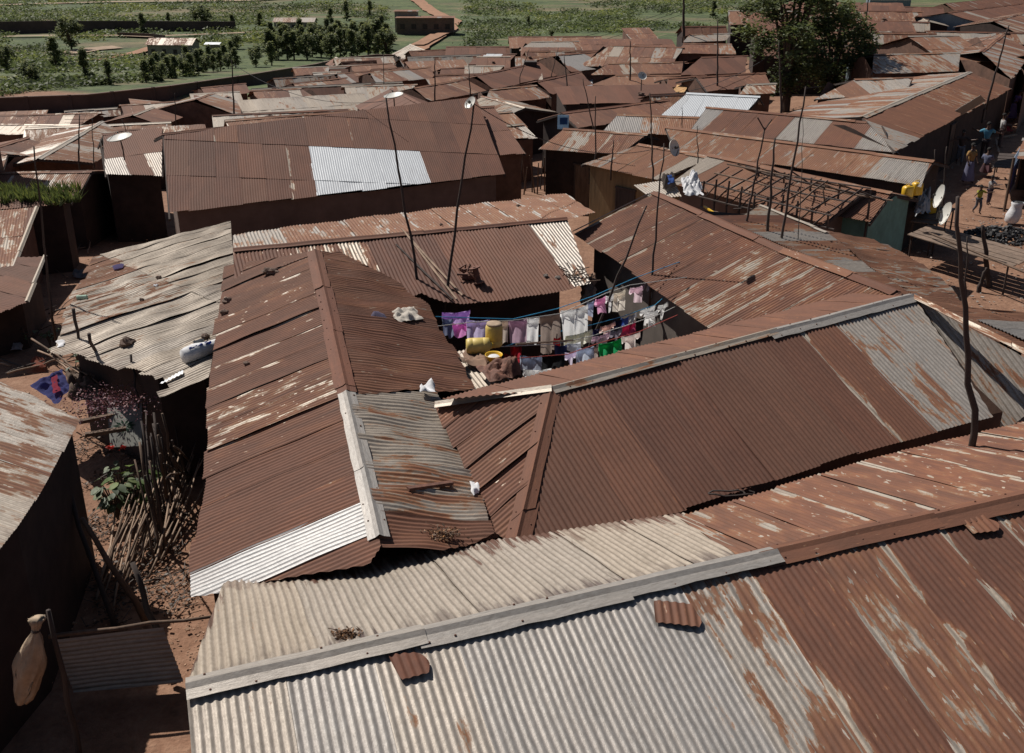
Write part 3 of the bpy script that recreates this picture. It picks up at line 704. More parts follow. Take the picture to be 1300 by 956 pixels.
# -- dark low roofs right of the right house
pd = Plane(pv(1043, 293, 2.6), pv(1165, 378, 2.9), pv(1200, 345, 2.3))
near_house('dusty brown lean-to roof of broken sheets sloping down to the street plank table', {'w': pd}, [
    ('w', [(1043, 292), (1110, 306), (1165, 332), (1205, 362), (1245, 408), (1235, 420), (1165, 378), (1105, 340)], 'dusty', dict(row=.2, warp=.06, sw=.5, ov=[(.3, .6, 0, 1, .55, .4, .9, 0)]))],
    [pd.px(1050, 295), pd.px(1165, 336), pd.px(1238, 405), pd.px(1165, 374)], [], name='lean_to', cat='lean-to', wall=MUDD)
pe = Plane(pv(1165, 378, 2.9), pv(1310, 450, 3.0), pv(1310, 395, 2.3))
near_house('brown roof at the right edge between the tall pole and the street', {'w': pe}, [
    ('w', [(1168, 380), (1195, 368), (1230, 392), (1320, 400), (1320, 452), (1240, 426)], 'dusty', dict(row=.2, warp=.05, sw=.6)),
    ('w', [(1238, 409), (1320, 414), (1320, 442), (1300, 436)], 'zinc', dict(lift=.05, row=.2))],
    [pe.px(1195, 374), pe.px(1310, 402), pe.px(1310, 446), pe.px(1180, 384)], [], cat='shack', wall=MUDD)

# ================================================================== middle distance
gable('long barn-like house with a smooth chocolate brown roof carrying one bright white sheet patch',
      (207, 171, 603, 128), (215, 277, 641, 221), hr=4.5, he=2.85, base=-1.3, brun=1., brise=.3, skew=True, amp=.0045, style='brown', seg=4, sl_=2.55, name='long_house', cat='house', wall=BRICK, warp=.012,
      ov=[(.38, .70, .5, 1, -.25, 1.7, .05, 0), (.30, .38, .5, 1, .85, .1, .2, 1.), (.1, .16, 0, .5, .7, .2, .2, .6), (.5, .54, 0, .5, .9, .2, .2, .5)], capw=.1,
      doors=[(0, .35, .9, 1.9, WOODD, 0, 'door'), (0, .62, .9, 1.9, WOODD, 0, 'door'), (0, .78, .7, .7, WOODD, 1.1, 'window')])
_, DH = gable('brown roofed house with satellite dish and two pale sheets, left of the barn-like house', (131, 171, 206, 165), (134, 224, 206, 224), hr=3.25, he=2.4, brun=3, brise=1, style='brown', seg=4, sl_=2.6,
      ov=[(.0, .27, .5, 1, .22, .8, .5, 0), (.45, .72, .5, 1, .25, .5, .5, 0), (.4, .6, 0, .5, .55, .3, .9, 0)], wall=MUDD, cat='house')
gable('house with leafy green weeds growing before its blotched ridge at the left edge', (-12, 221, 116, 217), (-15, 242, 104, 240), run=2.3, he=2.2, b=(8, 206, 121, 203, 2.35), style='streaky', bstyle='patchy', wall=MUDD)
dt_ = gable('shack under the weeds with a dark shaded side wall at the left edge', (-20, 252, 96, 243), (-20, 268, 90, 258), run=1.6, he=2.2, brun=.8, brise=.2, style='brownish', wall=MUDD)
pk = Plane(pv(0, 267, 1.4), pv(47, 263, 1.4), pv(17, 340, 1.1))
near_house('brown shed roof with a pale edge board, upper of the two at the left edge', {'w': pk}, [('w', [(-40, 268), (0, 267), (47, 263), (17, 340), (-40, 348)], 'brown', dict(seg=4, sw=.8, ov=[(.5, .7, 0, 1, .6, .3, .9, .5)]))], [pk.px(-38, 270), pk.px(45, 264), pk.px(16, 337), pk.px(-38, 345)],
           [(pk.px(47, 263), pk.px(17, 340), V((1, 0, -.5)), V((-1, 0, 0)), .06, 'pale', False)], cat='shack', wall=MUD, base=-.8)
pk2 = Plane(pv(0, 345, 1.3), pv(58, 325, 1.3), pv(0, 397, 1.15))
near_house('brown shed roof sagging over a dark opening, lower of the two at the left edge', {'w': pk2}, [('w', [(-50, 346), (18, 338), (22, 325), (58, 325), (34, 384), (0, 398), (-50, 404)], 'brown', dict(sw=.8, warp=.05))], [pk2.px(-45, 350), pk2.px(20, 332), pk2.px(55, 328), pk2.px(33, 382), pk2.px(-45, 400)],
           [(pk2.px(58, 325), pk2.px(34, 384), V((1, 0, -.5)), V((-1, 0, 0)), .05, 'pale', False)], cat='shack', wall=MUDD, base=-.5)
T = gable
T('grey brown gabled roof with a pale ridge running away beside two antenna poles', (50, 205, 129, 152), (119, 207, 165, 175), run=2.4, style='grey', capst='pale', brun=2.2)
T('brown roof with thin pale seams tucked between the pale strip roof and the antenna poles', (-14, 192, 35, 172), (14, 208, 68, 189), run=2.4, style='brownish', brun=2)
T('narrow bleached strip roof in front of the patchy roofs below the dark perimeter wall', (-10, 160, 99, 158), (-14, 171, 93, 172), run=1.5, style='palerust', brun=.6, brise=.1)
T('patchy brown roof right under the left end of the dark perimeter wall', (-10, 150, 127, 140), (-10, 163, 100, 160), run=3, style='streaky')
T('brown roof with upright pale stripes below the perimeter wall, left of the small gable', (152, 136, 236, 125), (156, 152, 228, 147), run=3.2, style='streaky', ov=[(.6, .65, 0, 1, .2, .5, .3, 0), (.3, .36, 0, 1, .2, .5, .3, 0), (.8, .84, 0, 1, .2, .5, .3, 0)])
T('small peaked roof with a whitish ridge just behind the house with the satellite dish', (168, 146, 196, 138), (206, 160, 232, 149), run=2.4, style='brownish', capst='pale')
T('peaked grey roof rising above the left end of the long barn-like house', (249, 126, 274, 119), (304, 148, 326, 138), run=2.8, style='grey')
T('roof with pale cross sheets beside the white box, above the long barn-like house', (318, 122, 382, 112), (343, 142, 424, 138), run=3.4, style='streaky', ov=[(.4, .55, 0, 1, .2, .3, .3, 0), (.8, .9, 0, 1, .2, .5, .3, 0)])
T('tiny shack with a white sheet roof above the long barn-like house', (318, 117, 352, 114), (320, 122, 355, 119), run=1.4, style='white', name='shack', brun=.8)
T('low brown roof end nearest the middle of the perimeter wall', (372, 107, 440, 97), (383, 121, 452, 113), run=3, style='streaky')
T('striped roof left of the two brown slopes at the foot of the dirt road', (428, 94, 482, 89), (430, 107, 486, 102), run=2.6, style='streaky')
T('dusty striped roof next to the foot of the dirt road', (470, 93, 548, 85), (478, 107, 552, 99), run=2.6, style='streaky')
T('whitish striped roof behind the dish at the top of the long barn-like house', (434, 113, 545, 102), (446, 127, 512, 125), run=2.8, style='palerust')
T('roof with three little white tiles at the edge of the green slope', (614, 67, 656, 69), (592, 82, 641, 84), run=3, style='brown', ov=[(.3, .4, .3, .7, -.2, 1.5, 0, 0), (.5, .6, .3, .7, -.2, 1.5, 0, 0)])
T('beige lean-to roof below the roof with white tiles', (590, 84, 640, 84), (586, 95, 628, 95), run=2.4, style='palerust', brun=1)
T('bleached long roof standing highest against the green slope', (674, 54, 796, 50), (657, 65, 776, 63), run=3.2, style='palerust', wall=MUDD)
T('long plain brown roof with a dark open gable at its left', (604, 98, 708, 71), (627, 114, 723, 92), run=3, style='brown')
T('brown roof with two grey zinc sheets continuing the long ridge', (708, 71, 800, 60), (723, 92, 812, 83), run=3, style='brownish', ov=[(.05, .4, 0, 1, .1, 1, .3, 0), (.55, .7, 0, 1, .2, .8, .5, 0)])
T('peaked roof with pale stripes and a black gable behind the long barn-like house', (525, 113, 601, 98), (545, 129, 618, 116), run=2.6, style='streaky')
T('striped roof left of the hut covered in plastic', (622, 116, 680, 103), (614, 133, 700, 124), run=3, style='streaky')
T('plain brown roof right behind the hut covered in plastic', (682, 104, 745, 88), (700, 120, 752, 107), run=2.8, style='brown')
T('wide brown roof with pale rafters showing, above the strip roof of the middle', (775, 57, 868, 62), (735, 84, 852, 88), run=3.5, style='streaky')
T('long roof of brown and cream stripes right of the hut covered in plastic', (772, 80, 876, 82), (748, 96, 876, 93), run=2.6, style='streaky')
T('grey brown flat roof over a deep black front, behind the white roof', (782, 97, 870, 91), (748, 109, 851, 109), run=2.4, style='dusty', wall=MUDD)
T('pale roof with three bands and a black gable behind the long barn-like house', (667, 136, 612, 125), (634, 151, 588, 137), run=2.2, style='palerust', wall=MUDD, brun=2)
T('house with a blue poster high on its dark gable wall', (713, 144, 848, 127), (734, 163, 868, 145), run=2.2, style='brownish', wall=MUDD, b=(686, 161, 800, 137, 2.4))
T('brown annex roof directly behind the right end of the long barn-like house', (600, 138, 632, 141), (630, 198, 667, 195), run=5, hr=None, he=2.6, style='brown', seg=4, brun=1)
T('rusty roof with light seams behind the ochre walled house', (716, 163, 822, 172), (684, 189, 786, 197), run=3, style='streaky', seg=4, wall=MUDD)
T('orange brown roof holding a grey and blue sheet beside the white roof', (784, 146, 898, 150), (764, 168, 872, 172), run=3, style='orange', seg=4, ov=[(.0, .26, 0, 1, .1, 1.1, .3, 0)])
T('long tawny roof with one continuous slope crossing behind the bare roof frame', (845, 163, 1184, 204), (858, 192, 1165, 236), run=3.4, style='orange', seg=4, wall=MUDD, ov=[(.9, 1, 0, 1, .7, .3, .5, 0), (.82, .9, 0, 1, .3, .6, .7, 0)], bstyle='streaky')
T('ochre walled house whose tawny roof carries a pale patch', (812, 184, 905, 200), (738, 209, 835, 229), run=3.4, he=2.4, style='orange', seg=4, wall=OCHRE, ov=[(.75, 1, .3, 1, .2, .3, .3, 0)], cat='house', doors=[(0, .55, .7, 1.8, WOODD, 0, 'door')])
T('dusty roof littered with dirt under the bare wooden roof frame', (900, 198, 1100, 240), (850, 234, 1046, 284), run=3.4, he=2.4, style='dusty', seg=4, wall=BRICK, ov=[(0, .12, 0, 1, .15, .3, .3, 0)])
T('ribbed brown roof ending in a teal green gable wall near the street', (1040, 225, 1131, 246), (1035, 268, 1104, 283), run=2.1, he=2.3, brun=1.6, style='orange', wall=TEAL, cat='house', ov=[(0, 1, 0, 1, .68, .5, .2, 0)])
T('long roof of brown, cream and grey sheets directly behind the tawny roof', (897, 137, 1100, 155), (876, 166, 1141, 194), run=3, style='streaky', seg=4, ov=[(0, .1, 0, 1, .1, 1, .3, 0), (.1, .45, 0, 1, .86, .2, .3, .3), (.45, .55, 0, 1, .2, .7, .5, 0), (.55, .72, 0, 1, .8, .3, .3, 0), (.72, .79, 0, 1, .5, .4, .9, 0), (.79, 1, 0, 1, .25, .8, .7, 0)], wall=MUDD)
T('bright white roofed house in front of the big dark tree', (873, 118, 964, 125), (838, 147, 938, 153), run=2.6, style='white', cat='house', brun=2)
T('large roof above the street with a ridge running up to the right', (1098, 156, 1228, 84), (1136, 193, 1284, 113), run=3, he=2.0, style='brownish', bstyle='grey', seg=4, capst='pale', wall=MUDD, brun=4, ov=[(0, .15, 0, 1, .3, .7, .9, 0), (.15, .5, 0, 1, .8, .4, .3, .2), (.5, .7, 0, 1, .65, .3, .8, .3)])
T('long whitish roof with brown rust runs behind the big dark tree', (1110, 69, 1246, 71), (1107, 94, 1217, 91), run=3.4, style='palerust', b=(1120, 58, 1243, 60, 2.7), ov=[(.3, .38, 0, 1, .6, .3, .8, 0), (.6, .68, 0, 1, .6, .3, .8, 0), (.2, .25, 0, 1, .55, .3, .8, 0)])
T('brown gabled roof over the upper end of the street', (1246, 66, 1272, 43), (1284, 101, 1312, 66), run=3, style='streaky', brun=3.5)
T('grey brown roof with a pale peak right of the big dark tree', (1152, 31, 1216, 46), (1108, 60, 1216, 58), run=3.4, style='grey', capst='pale')
T('dusty far roof to the right of the big dark tree top', (1048, 15, 1172, 14), (1056, 27, 1150, 28), run=3, style='streaky')
T('house with a black slatted gable near the upper right corner', (1202, 17, 1300, 4), (1246, 31, 1335, 18), run=3, style='brownish', wall=BLUEG, b=(1164, 28, 1250, 6, 2.4))
T('gabled roof with pale seams above the end of the street at the right edge', (1262, 28, 1310, 12), (1296, 45, 1340, 30), run=2.6, style='streaky', wall=MUDD, b=(1222, 52, 1290, 22, 2.4))
T('far brown roof in the upper right corner with pale edge', (1200, 5, 1300, -6), (1212, 14, 1320, 2), run=3, style='brownish')
T('low grey roof strip under the crown of the big dark tree', (1085, 101, 1172, 97), (1034, 126, 1150, 122), run=4, style='grey')
T('small dusty roof over a blue grey wall beside the big dark tree trunk', (1082, 70, 1112, 68), (1080, 80, 1112, 80), run=2.2, style='dusty', wall=BLUEG)
T('pale roof touching the left side of the big dark tree', (876, 45, 940, 36), (866, 54, 922, 52), run=2.6, style='palerust')
T('striped roof between the pale roof and the big dark tree', (868, 55, 928, 57), (858, 68, 936, 69), run=2.6, style='streaky')
T('plain brown slope left of the big dark tree trunk', (890, 74, 968, 80), (862, 96, 946, 93), run=3.2, style='brown')
T('brown slope with a crumpled edge just above the bright white roof', (884, 100, 970, 90), (898, 116, 980, 110), run=2.8, style='brownish')
T('pale battered roof between the bright white roof and the big dark tree', (948, 108, 988, 106), (938, 121, 984, 119), run=2, style='palerust')
T('far brown roof behind the peaked grey roof at the wall', (255, 112, 312, 106), (262, 124, 318, 118), run=2.6, style='brownish')
T('far dusty roof in the row along the middle of the wall', (446, 84, 500, 80), (448, 92, 506, 88), run=2.4, style='dusty')
T('brown roof squeezed between the long plain slope and the beige lean-to', (560, 88, 600, 84), (556, 100, 603, 97), run=2.6, style='brownish')
T('dull roof at the left edge between the weeds and the thin seamed roof', (-30, 186, 10, 196), (-40, 208, 4, 216), run=2.4, style='grey')
T('tiny brown roof above the white roof with a tan awning', (848, 100, 900, 96), (846, 112, 896, 108), run=2.4, style='brownish')
T('blue grey sheet building at the very top right of the tree', (1106, -8, 1162, -8), (1104, 0, 1158, 0), run=3, he=3.2, style='zinc', wall=BLUEG, cat='building', name='sheet_building')
T('low roof at the upper end of the right street side', (1300, 70, 1345, 50), (1302, 92, 1350, 76), run=2.5, style='brownish', he=2.2)

# ---- the remaining small houses between the ones above
def inside(pt, poly):
    x, y = pt; c = False; n = len(poly)
    for i in range(n):
        (x1, y1), (x2, y2) = poly[i], poly[(i + 1) % n]
        if (y1 > y) != (y2 > y) and x < (x2 - x1) * (y - y1) / (y2 - y1) + x1: c = not c
    return c
rf = random.Random(31); NF = 0
for att in range(9000):
    if NF >= 100: break
    px, py = rf.uniform(-20, 1330), rf.uniform(-2, 235)
    lim = (186 if px < 110 else 186 - (px - 110) * .20) if px < 430 else (106 - (px - 430) * .085)
    if py < (max(lim, 40) if px < 1050 else 6) or (px > 1130 and py > 78 + (1290 - px) * .4) or (px > 600 and py > 190) or (px < 110 and py > 205): continue
    if 960 < px < 1075 and py > 112: continue
    c = P(px, py, 0)
    if c.y > 150 or c.y < 36: continue
    ww, dd = (rf.uniform(6, 12), rf.uniform(3, 4.6)) if att < 2500 else (rf.uniform(2.6, 7), rf.uniform(2.4, 4.4))
    ang = (.35 if px < 600 else -.25 if px > 900 else .1) + rf.choice((0, 0, 0, 1.5708)) + rf.uniform(-.12, .12); ex = V((math.cos(ang), math.sin(ang), 0)); ey = V((-ex.y, ex.x, 0))
    rect = [c + ex * sx * ww / 2 + ey * sy * dd / 2 for sx, sy in ((-1, -1), (1, -1), (1, 1), (-1, 1))]; r2 = [(q.x, q.y) for q in rect]
    tests = [(c.x, c.y)] + r2 + [((a[0] + b[0]) / 2, (a[1] + b[1]) / 2) for a, b in zip(r2, r2[1:] + r2[:1])]
    bad = any(inside(t, fp) for fp in FOOT for t in tests) or any(inside(t, r2) for fp in FOOT for t in fp + [(sum(q[0] for q in fp) / len(fp), sum(q[1] for q in fp) / len(fp))])
    if bad: continue
    base = g(c.x, c.y); he = rf.uniform(2.0, 2.3); ri = dd / 2 * rf.uniform(.3, .5); FOOT.append(r2); NF += 1
    root = thing('shack', (c.x, c.y, base), 'small low rusty roofed shack wedged among the crowded roofs of the far settlement', 'shack', 'small shacks filling the far settlement')
    st = rf.choice(('streaky', 'streaky', 'brownish', 'brownish', 'brown', 'palerust', 'grey', 'orange', 'patchy', 'pale'))
    up_ = V((0, 0, base + he - c.z)); tp = V((0, 0, base + he + ri - c.z)); off = rf.uniform(-.25, .25) * dd; far = c.y > 55
    A0, A1_ = c - ex * ww / 2 + ey * off + tp, c + ex * ww / 2 + ey * off + tp; kw = dict(seg=1 if far else 4, amp=0 if far else .0095, pitch=.19 if far else .076, row=.8, warp=.04, seed=NF + 300, sl_=2.2, rag=.12)
    if rf.random() < .25:
        A0, A1_ = rect[3] + tp, rect[2] + tp; mb = MB(); slope(mb, [A0, A1_, rect[1] + up_, rect[0] + up_], None, st, **kw); ro = mb.build('roof', ROOF, root, smooth=True); shed_ = True
    else:
        mb = MB(); slope(mb, [A0, A1_, rect[1] + up_, rect[0] + up_], None, st, **kw); slope(mb, [A0, rect[3] + up_, rect[2] + up_, A1_], None, st, **kw); ro = mb.build('roof', ROOF, root, smooth=True); shed_ = False
        mc = MB(); cap(mc, A0, A1_, (rect[0] + up_ - A0).normalized(), (rect[3] + up_ - A0).normalized(), .16, rf.choice((st, 'pale', 'brown')), seed=NF); mc.build('ridge_cap', ROOF, ro)
    def ztt(x, y, c=c, ey=ey, off=off, dd=dd, base=base, he=he, ri=ri, shed_=shed_):
        t = (V((x, y, 0)) - V((c.x, c.y, 0))).dot(ey)
        if shed_: return base + he + ri * (t / dd + .5) - .05
        return base + he + ri * (1 - (abs(t - off) / ((dd / 2 - off) if t > off else (dd / 2 + off)))) - .05
    if rf.random() < .6 and c.y < 90:
        q = c + ex * rf.uniform(-.35, .35) * ww + ey * rf.uniform(-.3, .3) * dd; q.z = ztt(q.x, q.y) + .1
        mb = MB(); mb.blob(q, (rf.uniform(.12, .25), rf.uniform(.1, .2), .1), seed=NF, n=8, amp=.6); tag(mb.build('stone', STONE), 'dark stone weighing down the roof of a small shack in the far settlement', 'stone', 'stones on the small far roofs')
    inset_walls(root, rect, ztt, base, rf.choice((MUD, MUDD, MUDD)), over=.15)

# ================================================================== poles and antennas
def pole(base, top, label, r=.03, m=WOODD, cat='pole', name='pole', h=None, z=None, wig=.022, n=6, group=None, extra=None):
    """base pixel + height above ground; top pixel at the same depth"""
    b_ = P(base[0], base[1], base[2]) if z is None else PZ(base[0], base[1], z)
    t_ = PY(top[0], top[1], b_.y); mb = MB(); pts = []; rr = random.Random(int(base[0] * 7 + base[1])); k = 9
    for i in range(k + 1):
        q = b_ + (t_ - b_) * i / k
        if 0 < i < k: q = q + V((rr.uniform(-1, 1), rr.uniform(-1, 1), 0)) * wig
        pts.append(q)
    b2 = V((b_.x, b_.y, b_.z - .5)); pts[0] = b_
    mb.tube([b2] + pts, [r] + [r * (1 - .5 * i / k) for i in range(k + 1)], n)
    root = thing(name, b_, label, cat, group) if extra else None
    o = mb.build(name if root is None else 'shaft', m, root, smooth=True)
    if root is None: tag(o, label, cat, group)
    else: extra(root, b_, t_)
    return root or o
def dish_mesh(c, r, aim, root=None, name='dish', m=DISHM):
    mb = MB(); aim = V(aim).normalized(); prof = [(r * i / 6, .28 * r * (i / 6) ** 2) for i in range(7)]
    mb.lathe(prof + [(r * 1.02, .29 * r), (r * .98, .27 * r)] + [(r * (6 - i) / 6 + .001, .28 * r * ((6 - i) / 6) ** 2 - .012) for i in range(7)], c, aim, 24)
    o = mb.build(name, m, root, smooth=True)
    ma = MB(); f = V(c) + aim * r * .75; side = aim.orthogonal().normalized()
    q = aim.to_track_quat('Z', 'Y').to_matrix()
    ma.tube([V(c) + q @ V((0, -r * .95, r * .27)), f + q @ V((0, -.05, 0))], .008, 5); oa = ma.build('feed_arm', DKMET, root or o)
    mf = MB(); mf.tube([f, f + aim * -.07], .028, 8); mf.build('feed_horn', DKMET, root or o)
    return o
def with_dish(r, off=(0, 0, 0), aim=(-.3, -.7, .6)):
    def f(root, b_, t_):
        dish_mesh(t_ + V(off), r, aim, root)
        mb = MB(); mb.tube([t_ + V(off), t_ - V((0, 0, .12))], .012, 5); mb.build('bracket', DKMET, root)
    return f
def with_cross(w_=.5, k=2):
    def f(root, b_, t_):
        for i in range(k):
            mb = MB(); z = t_ - (t_ - b_).normalized() * (.04 + .14 * i); mb.tube([z + V((-w_ / 2, 0, 0)), z + V((w_ / 2, .05, 0))], .008, 5); mb.build('antenna_rod', DKMET, root)
    return f
def with_fork(root, b_, t_):
    mb = MB(); mb.tube([t_ - V((0, 0, .05)), t_ + V((-.18, 0, .22))], .015, 5); mb.build('fork', WOODD, root)
    mb = MB(); mb.tube([t_ - V((0, 0, .05)), t_ + V((.14, 0, .18))], .015, 5); mb.build('fork', WOODD, root)
pole((558, 424, 1.5), (602, 128), 'tall leaning dark pole at the laundry yard with a small white dish near its top', .035, extra=with_dish(.13, (-.06, 0, -.05), (-.6, -.5, .6)), name='antenna_pole')
pole((534, 378, 2.2), (490, 124), 'tall dark pole tipped to the left in front of the bright white sheet patch', .034)
pole((743, 456, 1.4), (821, 261), 'dark pole rising from the hanging laundry with blue cord at its tip', .03)
pole((826, 362, 2.3), (843, 182), 'thin upright pole carrying a small grey dish above the laundry yard roof', .025, extra=with_dish(.17, (.18, 0, -.1), (.7, -.6, .3)), name='antenna_pole')
pole((946, 287, 3.1), (971, 162), 'thin pole with a forked top beside the bare roof frame', .028, extra=with_fork, name='forked_pole')
pole((974, 300, 3.1), (984, 175), 'dark straight pole just right of the forked pole', .035)
pole((991, 309, 3.1), (1023, 110), 'tallest leaning pole among those by the bare roof frame', .03)
pole((1014, 318, 2.9), (1019, 150), 'hair thin upright rod right of the leaning pole by the bare roof frame', .01, DKMET)
pole((1237, 550, 2.9), (1216, 250), 'thick crooked black pole standing at the hipped roof by the right edge', .05, wig=.05, n=8)
pole((1225, 402, 2.4), (1228, 300), 'short thin stick pole left of the thick crooked black pole', .022)
pole((66, 404, 1.5), (43, 186), 'thin dark pole leaning over the two brown sheds at the left edge', .03)
pole((100, 207, 2.4), (101, 146), 'antenna mast with crossed rods, left of the pair by the grey gabled roof', .04, DKMET, extra=with_cross(1.2, 3), name='antenna_mast')
pole((119, 206, 2.4), (117, 150), 'plain thin rod, right of the pair by the grey gabled roof', .025, DKMET)
pole((168, 188, 2.8), (155, 152), 'thin rod leaning behind the satellite dish at the left', .025, DKMET)
pole((223, 152, 2.6), (222, 118), 'short dark post between the small peaked roofs below the wall', .04)
pole((297, 142, 3), (294, 76), 'dark upright post standing before the far end of the wall', .06)
pole((756, 214, 2.3), (756, 122), 'upright pole at the ochre walled house', .03)
pole((754, 168, 2.6), (740, 100), 'pole tilted left above the house with the blue poster', .03)
pole((829, 226, 2.6), (825, 118), 'pole passing left of the bright white roof corner', .03)
pole((800, 96, 2.8), (800, 52), 'thin post among the roofs under the green slope centre', .05)
pole((868, 46, 2.8), (868, -20), 'thick post cut by the top of the picture left of the big tree', .12)
pole((911, 103, 2.8), (911, 26), 'slim post left of the big tree crown', .05)
pole((992, 141, 2.6), (989, 54), 'slim post standing before the big tree', .05)
pole((1255, 124, 2.8), (1281, 32), 'tall pole leaning right over the upper end of the street', .05)
pole((552, 125, 2.8), (552, 74), 'thin post right of the foot of the dirt road', .05)
pole((597, 118, 2.8), (595, 82), 'thin post before the long plain brown roof', .04)
pole((660, 98, 2.8), (672, 62), 'tilted rod on the long plain brown roof', .03, DKMET)
pole((700, 95, 2.8), (709, 60), 'tilted rod left of the two grey zinc sheets', .03, DKMET)
pole((720, 112, 2.8), (716, 70), 'rod standing at the end of the long plain brown roof', .04, DKMET)
pole((1100, 20, 3), (1104, -14), 'short post at the top edge left of the blue grey building', .06)
pole((886, 205, 2.8), (885, 160), 'little rod on the long tawny roof', .02, DKMET)
pole((866, 168, 2.8), (866, 136), 'little rod at the corner of the bright white roof', .02, DKMET)
pole((776, 210, 2.6), (779, 178), 'short upright stick in front of the ochre wall', .03)
pole((487, 110, 2.8), (487, 70), 'thin rod behind the dish of the long barn-like house', .035, DKMET)
# satellite dishes
def dish(px, py, h, r, aim, label, name='satellite_dish', z=None):
    c = P(px, py, h) if z is None else PZ(px, py, z); root = thing(name, c, label, 'satellite dish'); dish_mesh(c, r, aim, root)
    mb = MB(); mb.tube([c, c + V((0, .1, -.35)), c + V((0, .1, -.7))], .025, 6); mb.build('stand', DKMET, root); return root
dish(153, 178, 3.7, .42, (-.15, -.15, 1), 'white satellite dish on the brown roof left of the long barn-like house', z=DH['base'] + 3.95)
dish(500, 124, 3.9, .38, (-.15, -.12, 1), 'whitish flat dish tipped skyward at the middle of the long barn-like house ridge', z=3.5)
dish(1196, 250, 1.9, .36, (-.97, .12, .25), 'large white dish on the stall rail, nearer to the yellow jerrycans', z=1.9)
dish(1204, 272, 1.3, .36, (-.96, .1, .3), 'large white dish hanging lower, right by the street dirt', z=1.3)
dish(1205, 148, 2.4, .0001, (0, 0, 1), 'x') if False else None
dish(815, 97, 3.9, .22, (.2, -.7, .6), 'dark standing dish on the flat roof over the black front')
# power lines across the valley
for k, dy in enumerate((0, 7, 15)):
    mb = MB(); a = PY(395, 78 + dy, 150); c = PY(905, -6 + dy * .6, 150)
    pts = [a + (c - a) * i / 24 + V((0, 0, -3.2 * 4 * (i / 24) * (1 - i / 24))) for i in range(25)]
    mb.tube(pts, .035, 4); tag(mb.build('power_line', WIRE), ('uppermost', 'middle', 'lowest')[k] + ' of three thin power lines sagging before the green slope', 'power line', 'power lines before the green slope')
# ================================================================== perimeter wall
mb = MB(); pr = None; row = [(-120, 152, 5), (0, 146.5, 0), (110, 139.5, 0), (215, 128, 0), (320, 112, 0), (400, 98, 0), (435, 90, 0), (475, 86, 0), (512, 86, 0)]
tops = [126, 125, 121, 110, 95, 82, 74, 70, 70]
PW = [P(x, y) for x, y, _ in row]; PT = [PY(x, t, p.y) for (x, _, _), t, p in zip(row, tops, PW)]
fine = []
for (a, c), (a2, c2) in zip(zip(PW, PT), zip(PW[1:], PT[1:])):
    for i in range(6): fine.append((a.lerp(a2, i / 6), c.lerp(c2, i / 6)))
fine.append((PW[-1], PT[-1]))
root = thing('perimeter_wall', PW[0], 'long dark wall with patchy render running along the foot of the green valley', 'wall')
mw = MB(); mt = MB()
for a, c in fine:
    th = V((.09, .16, 0)); ids = [mw.vert(q) for q in (a - V((0, 0, 1.5)) - th, c - th, c + th, a - V((0, 0, 1.5)) + th)]
    if pr: [mw.face(pr[i], ids[i], ids[(i + 1) % 4], pr[(i + 1) % 4]) for i in range(4)]
    pr = ids
mw.build('wall_panel', PERIM, root)
for (a, c), (a2, c2) in list(zip(fine, fine[1:])): mt.beam(c + V((0, 0, .06)), c2 + V((0, 0, .06)), .42, .12)
mt.build('coping', BRICK, root)
for i in range(2, len(fine) - 1, 3):
    mpp = MB(); a, c = fine[i]; mpp.box((a + c) / 2 - V((.14, .25, 0)), (.4, .16, (c - a).length + .3)); mpp.build('pier', PERIM, root)
# ================================================================== valley buildings
def simple_house(name, label, px, w_, d_, h, wall, rstyle, rot=0., gab=True, wins=0, rise=.9, cat='building'):
    p = P(*px); root = thing(name, p, label, cat); R3 = Matrix.Rotation(rot, 3, 'Z')
    def q(x, y, z): return p + R3 @ V((x, y, z))
    mb = MB(); mb.box(q(0, 0, h / 2 - 1), (w_, d_, h + 2), R3); wl = mb.build('wall', wall, root)
    rb = MB(); e = .4; k = 5
    if gab:
        pts = [(q(-w_ / 2 - e, 0, h + rise), q(w_ / 2 + e, 0, h + rise), q(w_ / 2 + e, -d_ / 2 - e, h - .1), q(-w_ / 2 - e, -d_ / 2 - e, h - .1)), (q(-w_ / 2 - e, 0, h + rise), q(w_ / 2 + e, 0, h + rise), q(w_ / 2 + e, d_ / 2 + e, h - .1), q(-w_ / 2 - e, d_ / 2 + e, h - .1))]
        for s in (-1, 1):
            mb = MB(); mb.poly([q(s * w_ / 2 * .999, -d_ / 2, h), q(s * w_ / 2 * .999, d_ / 2, h), q(s * w_ / 2 * .999, 0, h + rise * .95)]); mb.build('gable', wall, root)
    else: pts = [(q(-w_ / 2 - e, d_ / 2 + e, h + rise), q(w_ / 2 + e, d_ / 2 + e, h + rise), q(w_ / 2 + e, -d_ / 2 - e, h + .05), q(-w_ / 2 - e, -d_ / 2 - e, h + .05))]
    for i, pp in enumerate(pts): slope(rb, list(pp), None, rstyle, seed=i + int(px[0]), seg=1, amp=0, pitch=.4, sw=1.2, sl_=3, row=1.5)
    rb.build('roof', ROOF, root)
    for i in range(wins):
        x = -w_ / 2 + w_ * (i + .5) / wins; mb = MB(); mb.box(q(x, -d_ / 2 - .03, h * .5), (w_ * .08, .1, h * .3), R3); o = mb.build('window', WOODD, root)
        mf = MB(); mf.box(q(x, -d_ / 2 - .07, h * .33), (w_ * .1, .14, .12), R3); mf.build('sill', wall, o)
    return root
simple_house('valley_house', 'lone pale walled house with a pinkish roof standing in the green valley', (222, 73), 9.5, 4.6, 2.9, PALEW, 'palerust', -.08, wins=4, rise=1.1, cat='house')
simple_house('roof_shelter', 'pinkish roofed house half sunk behind the tree plantation', (376, 38), 11, 5, 2.4, PALEW, 'palerust', -.03, wins=3, cat='house')
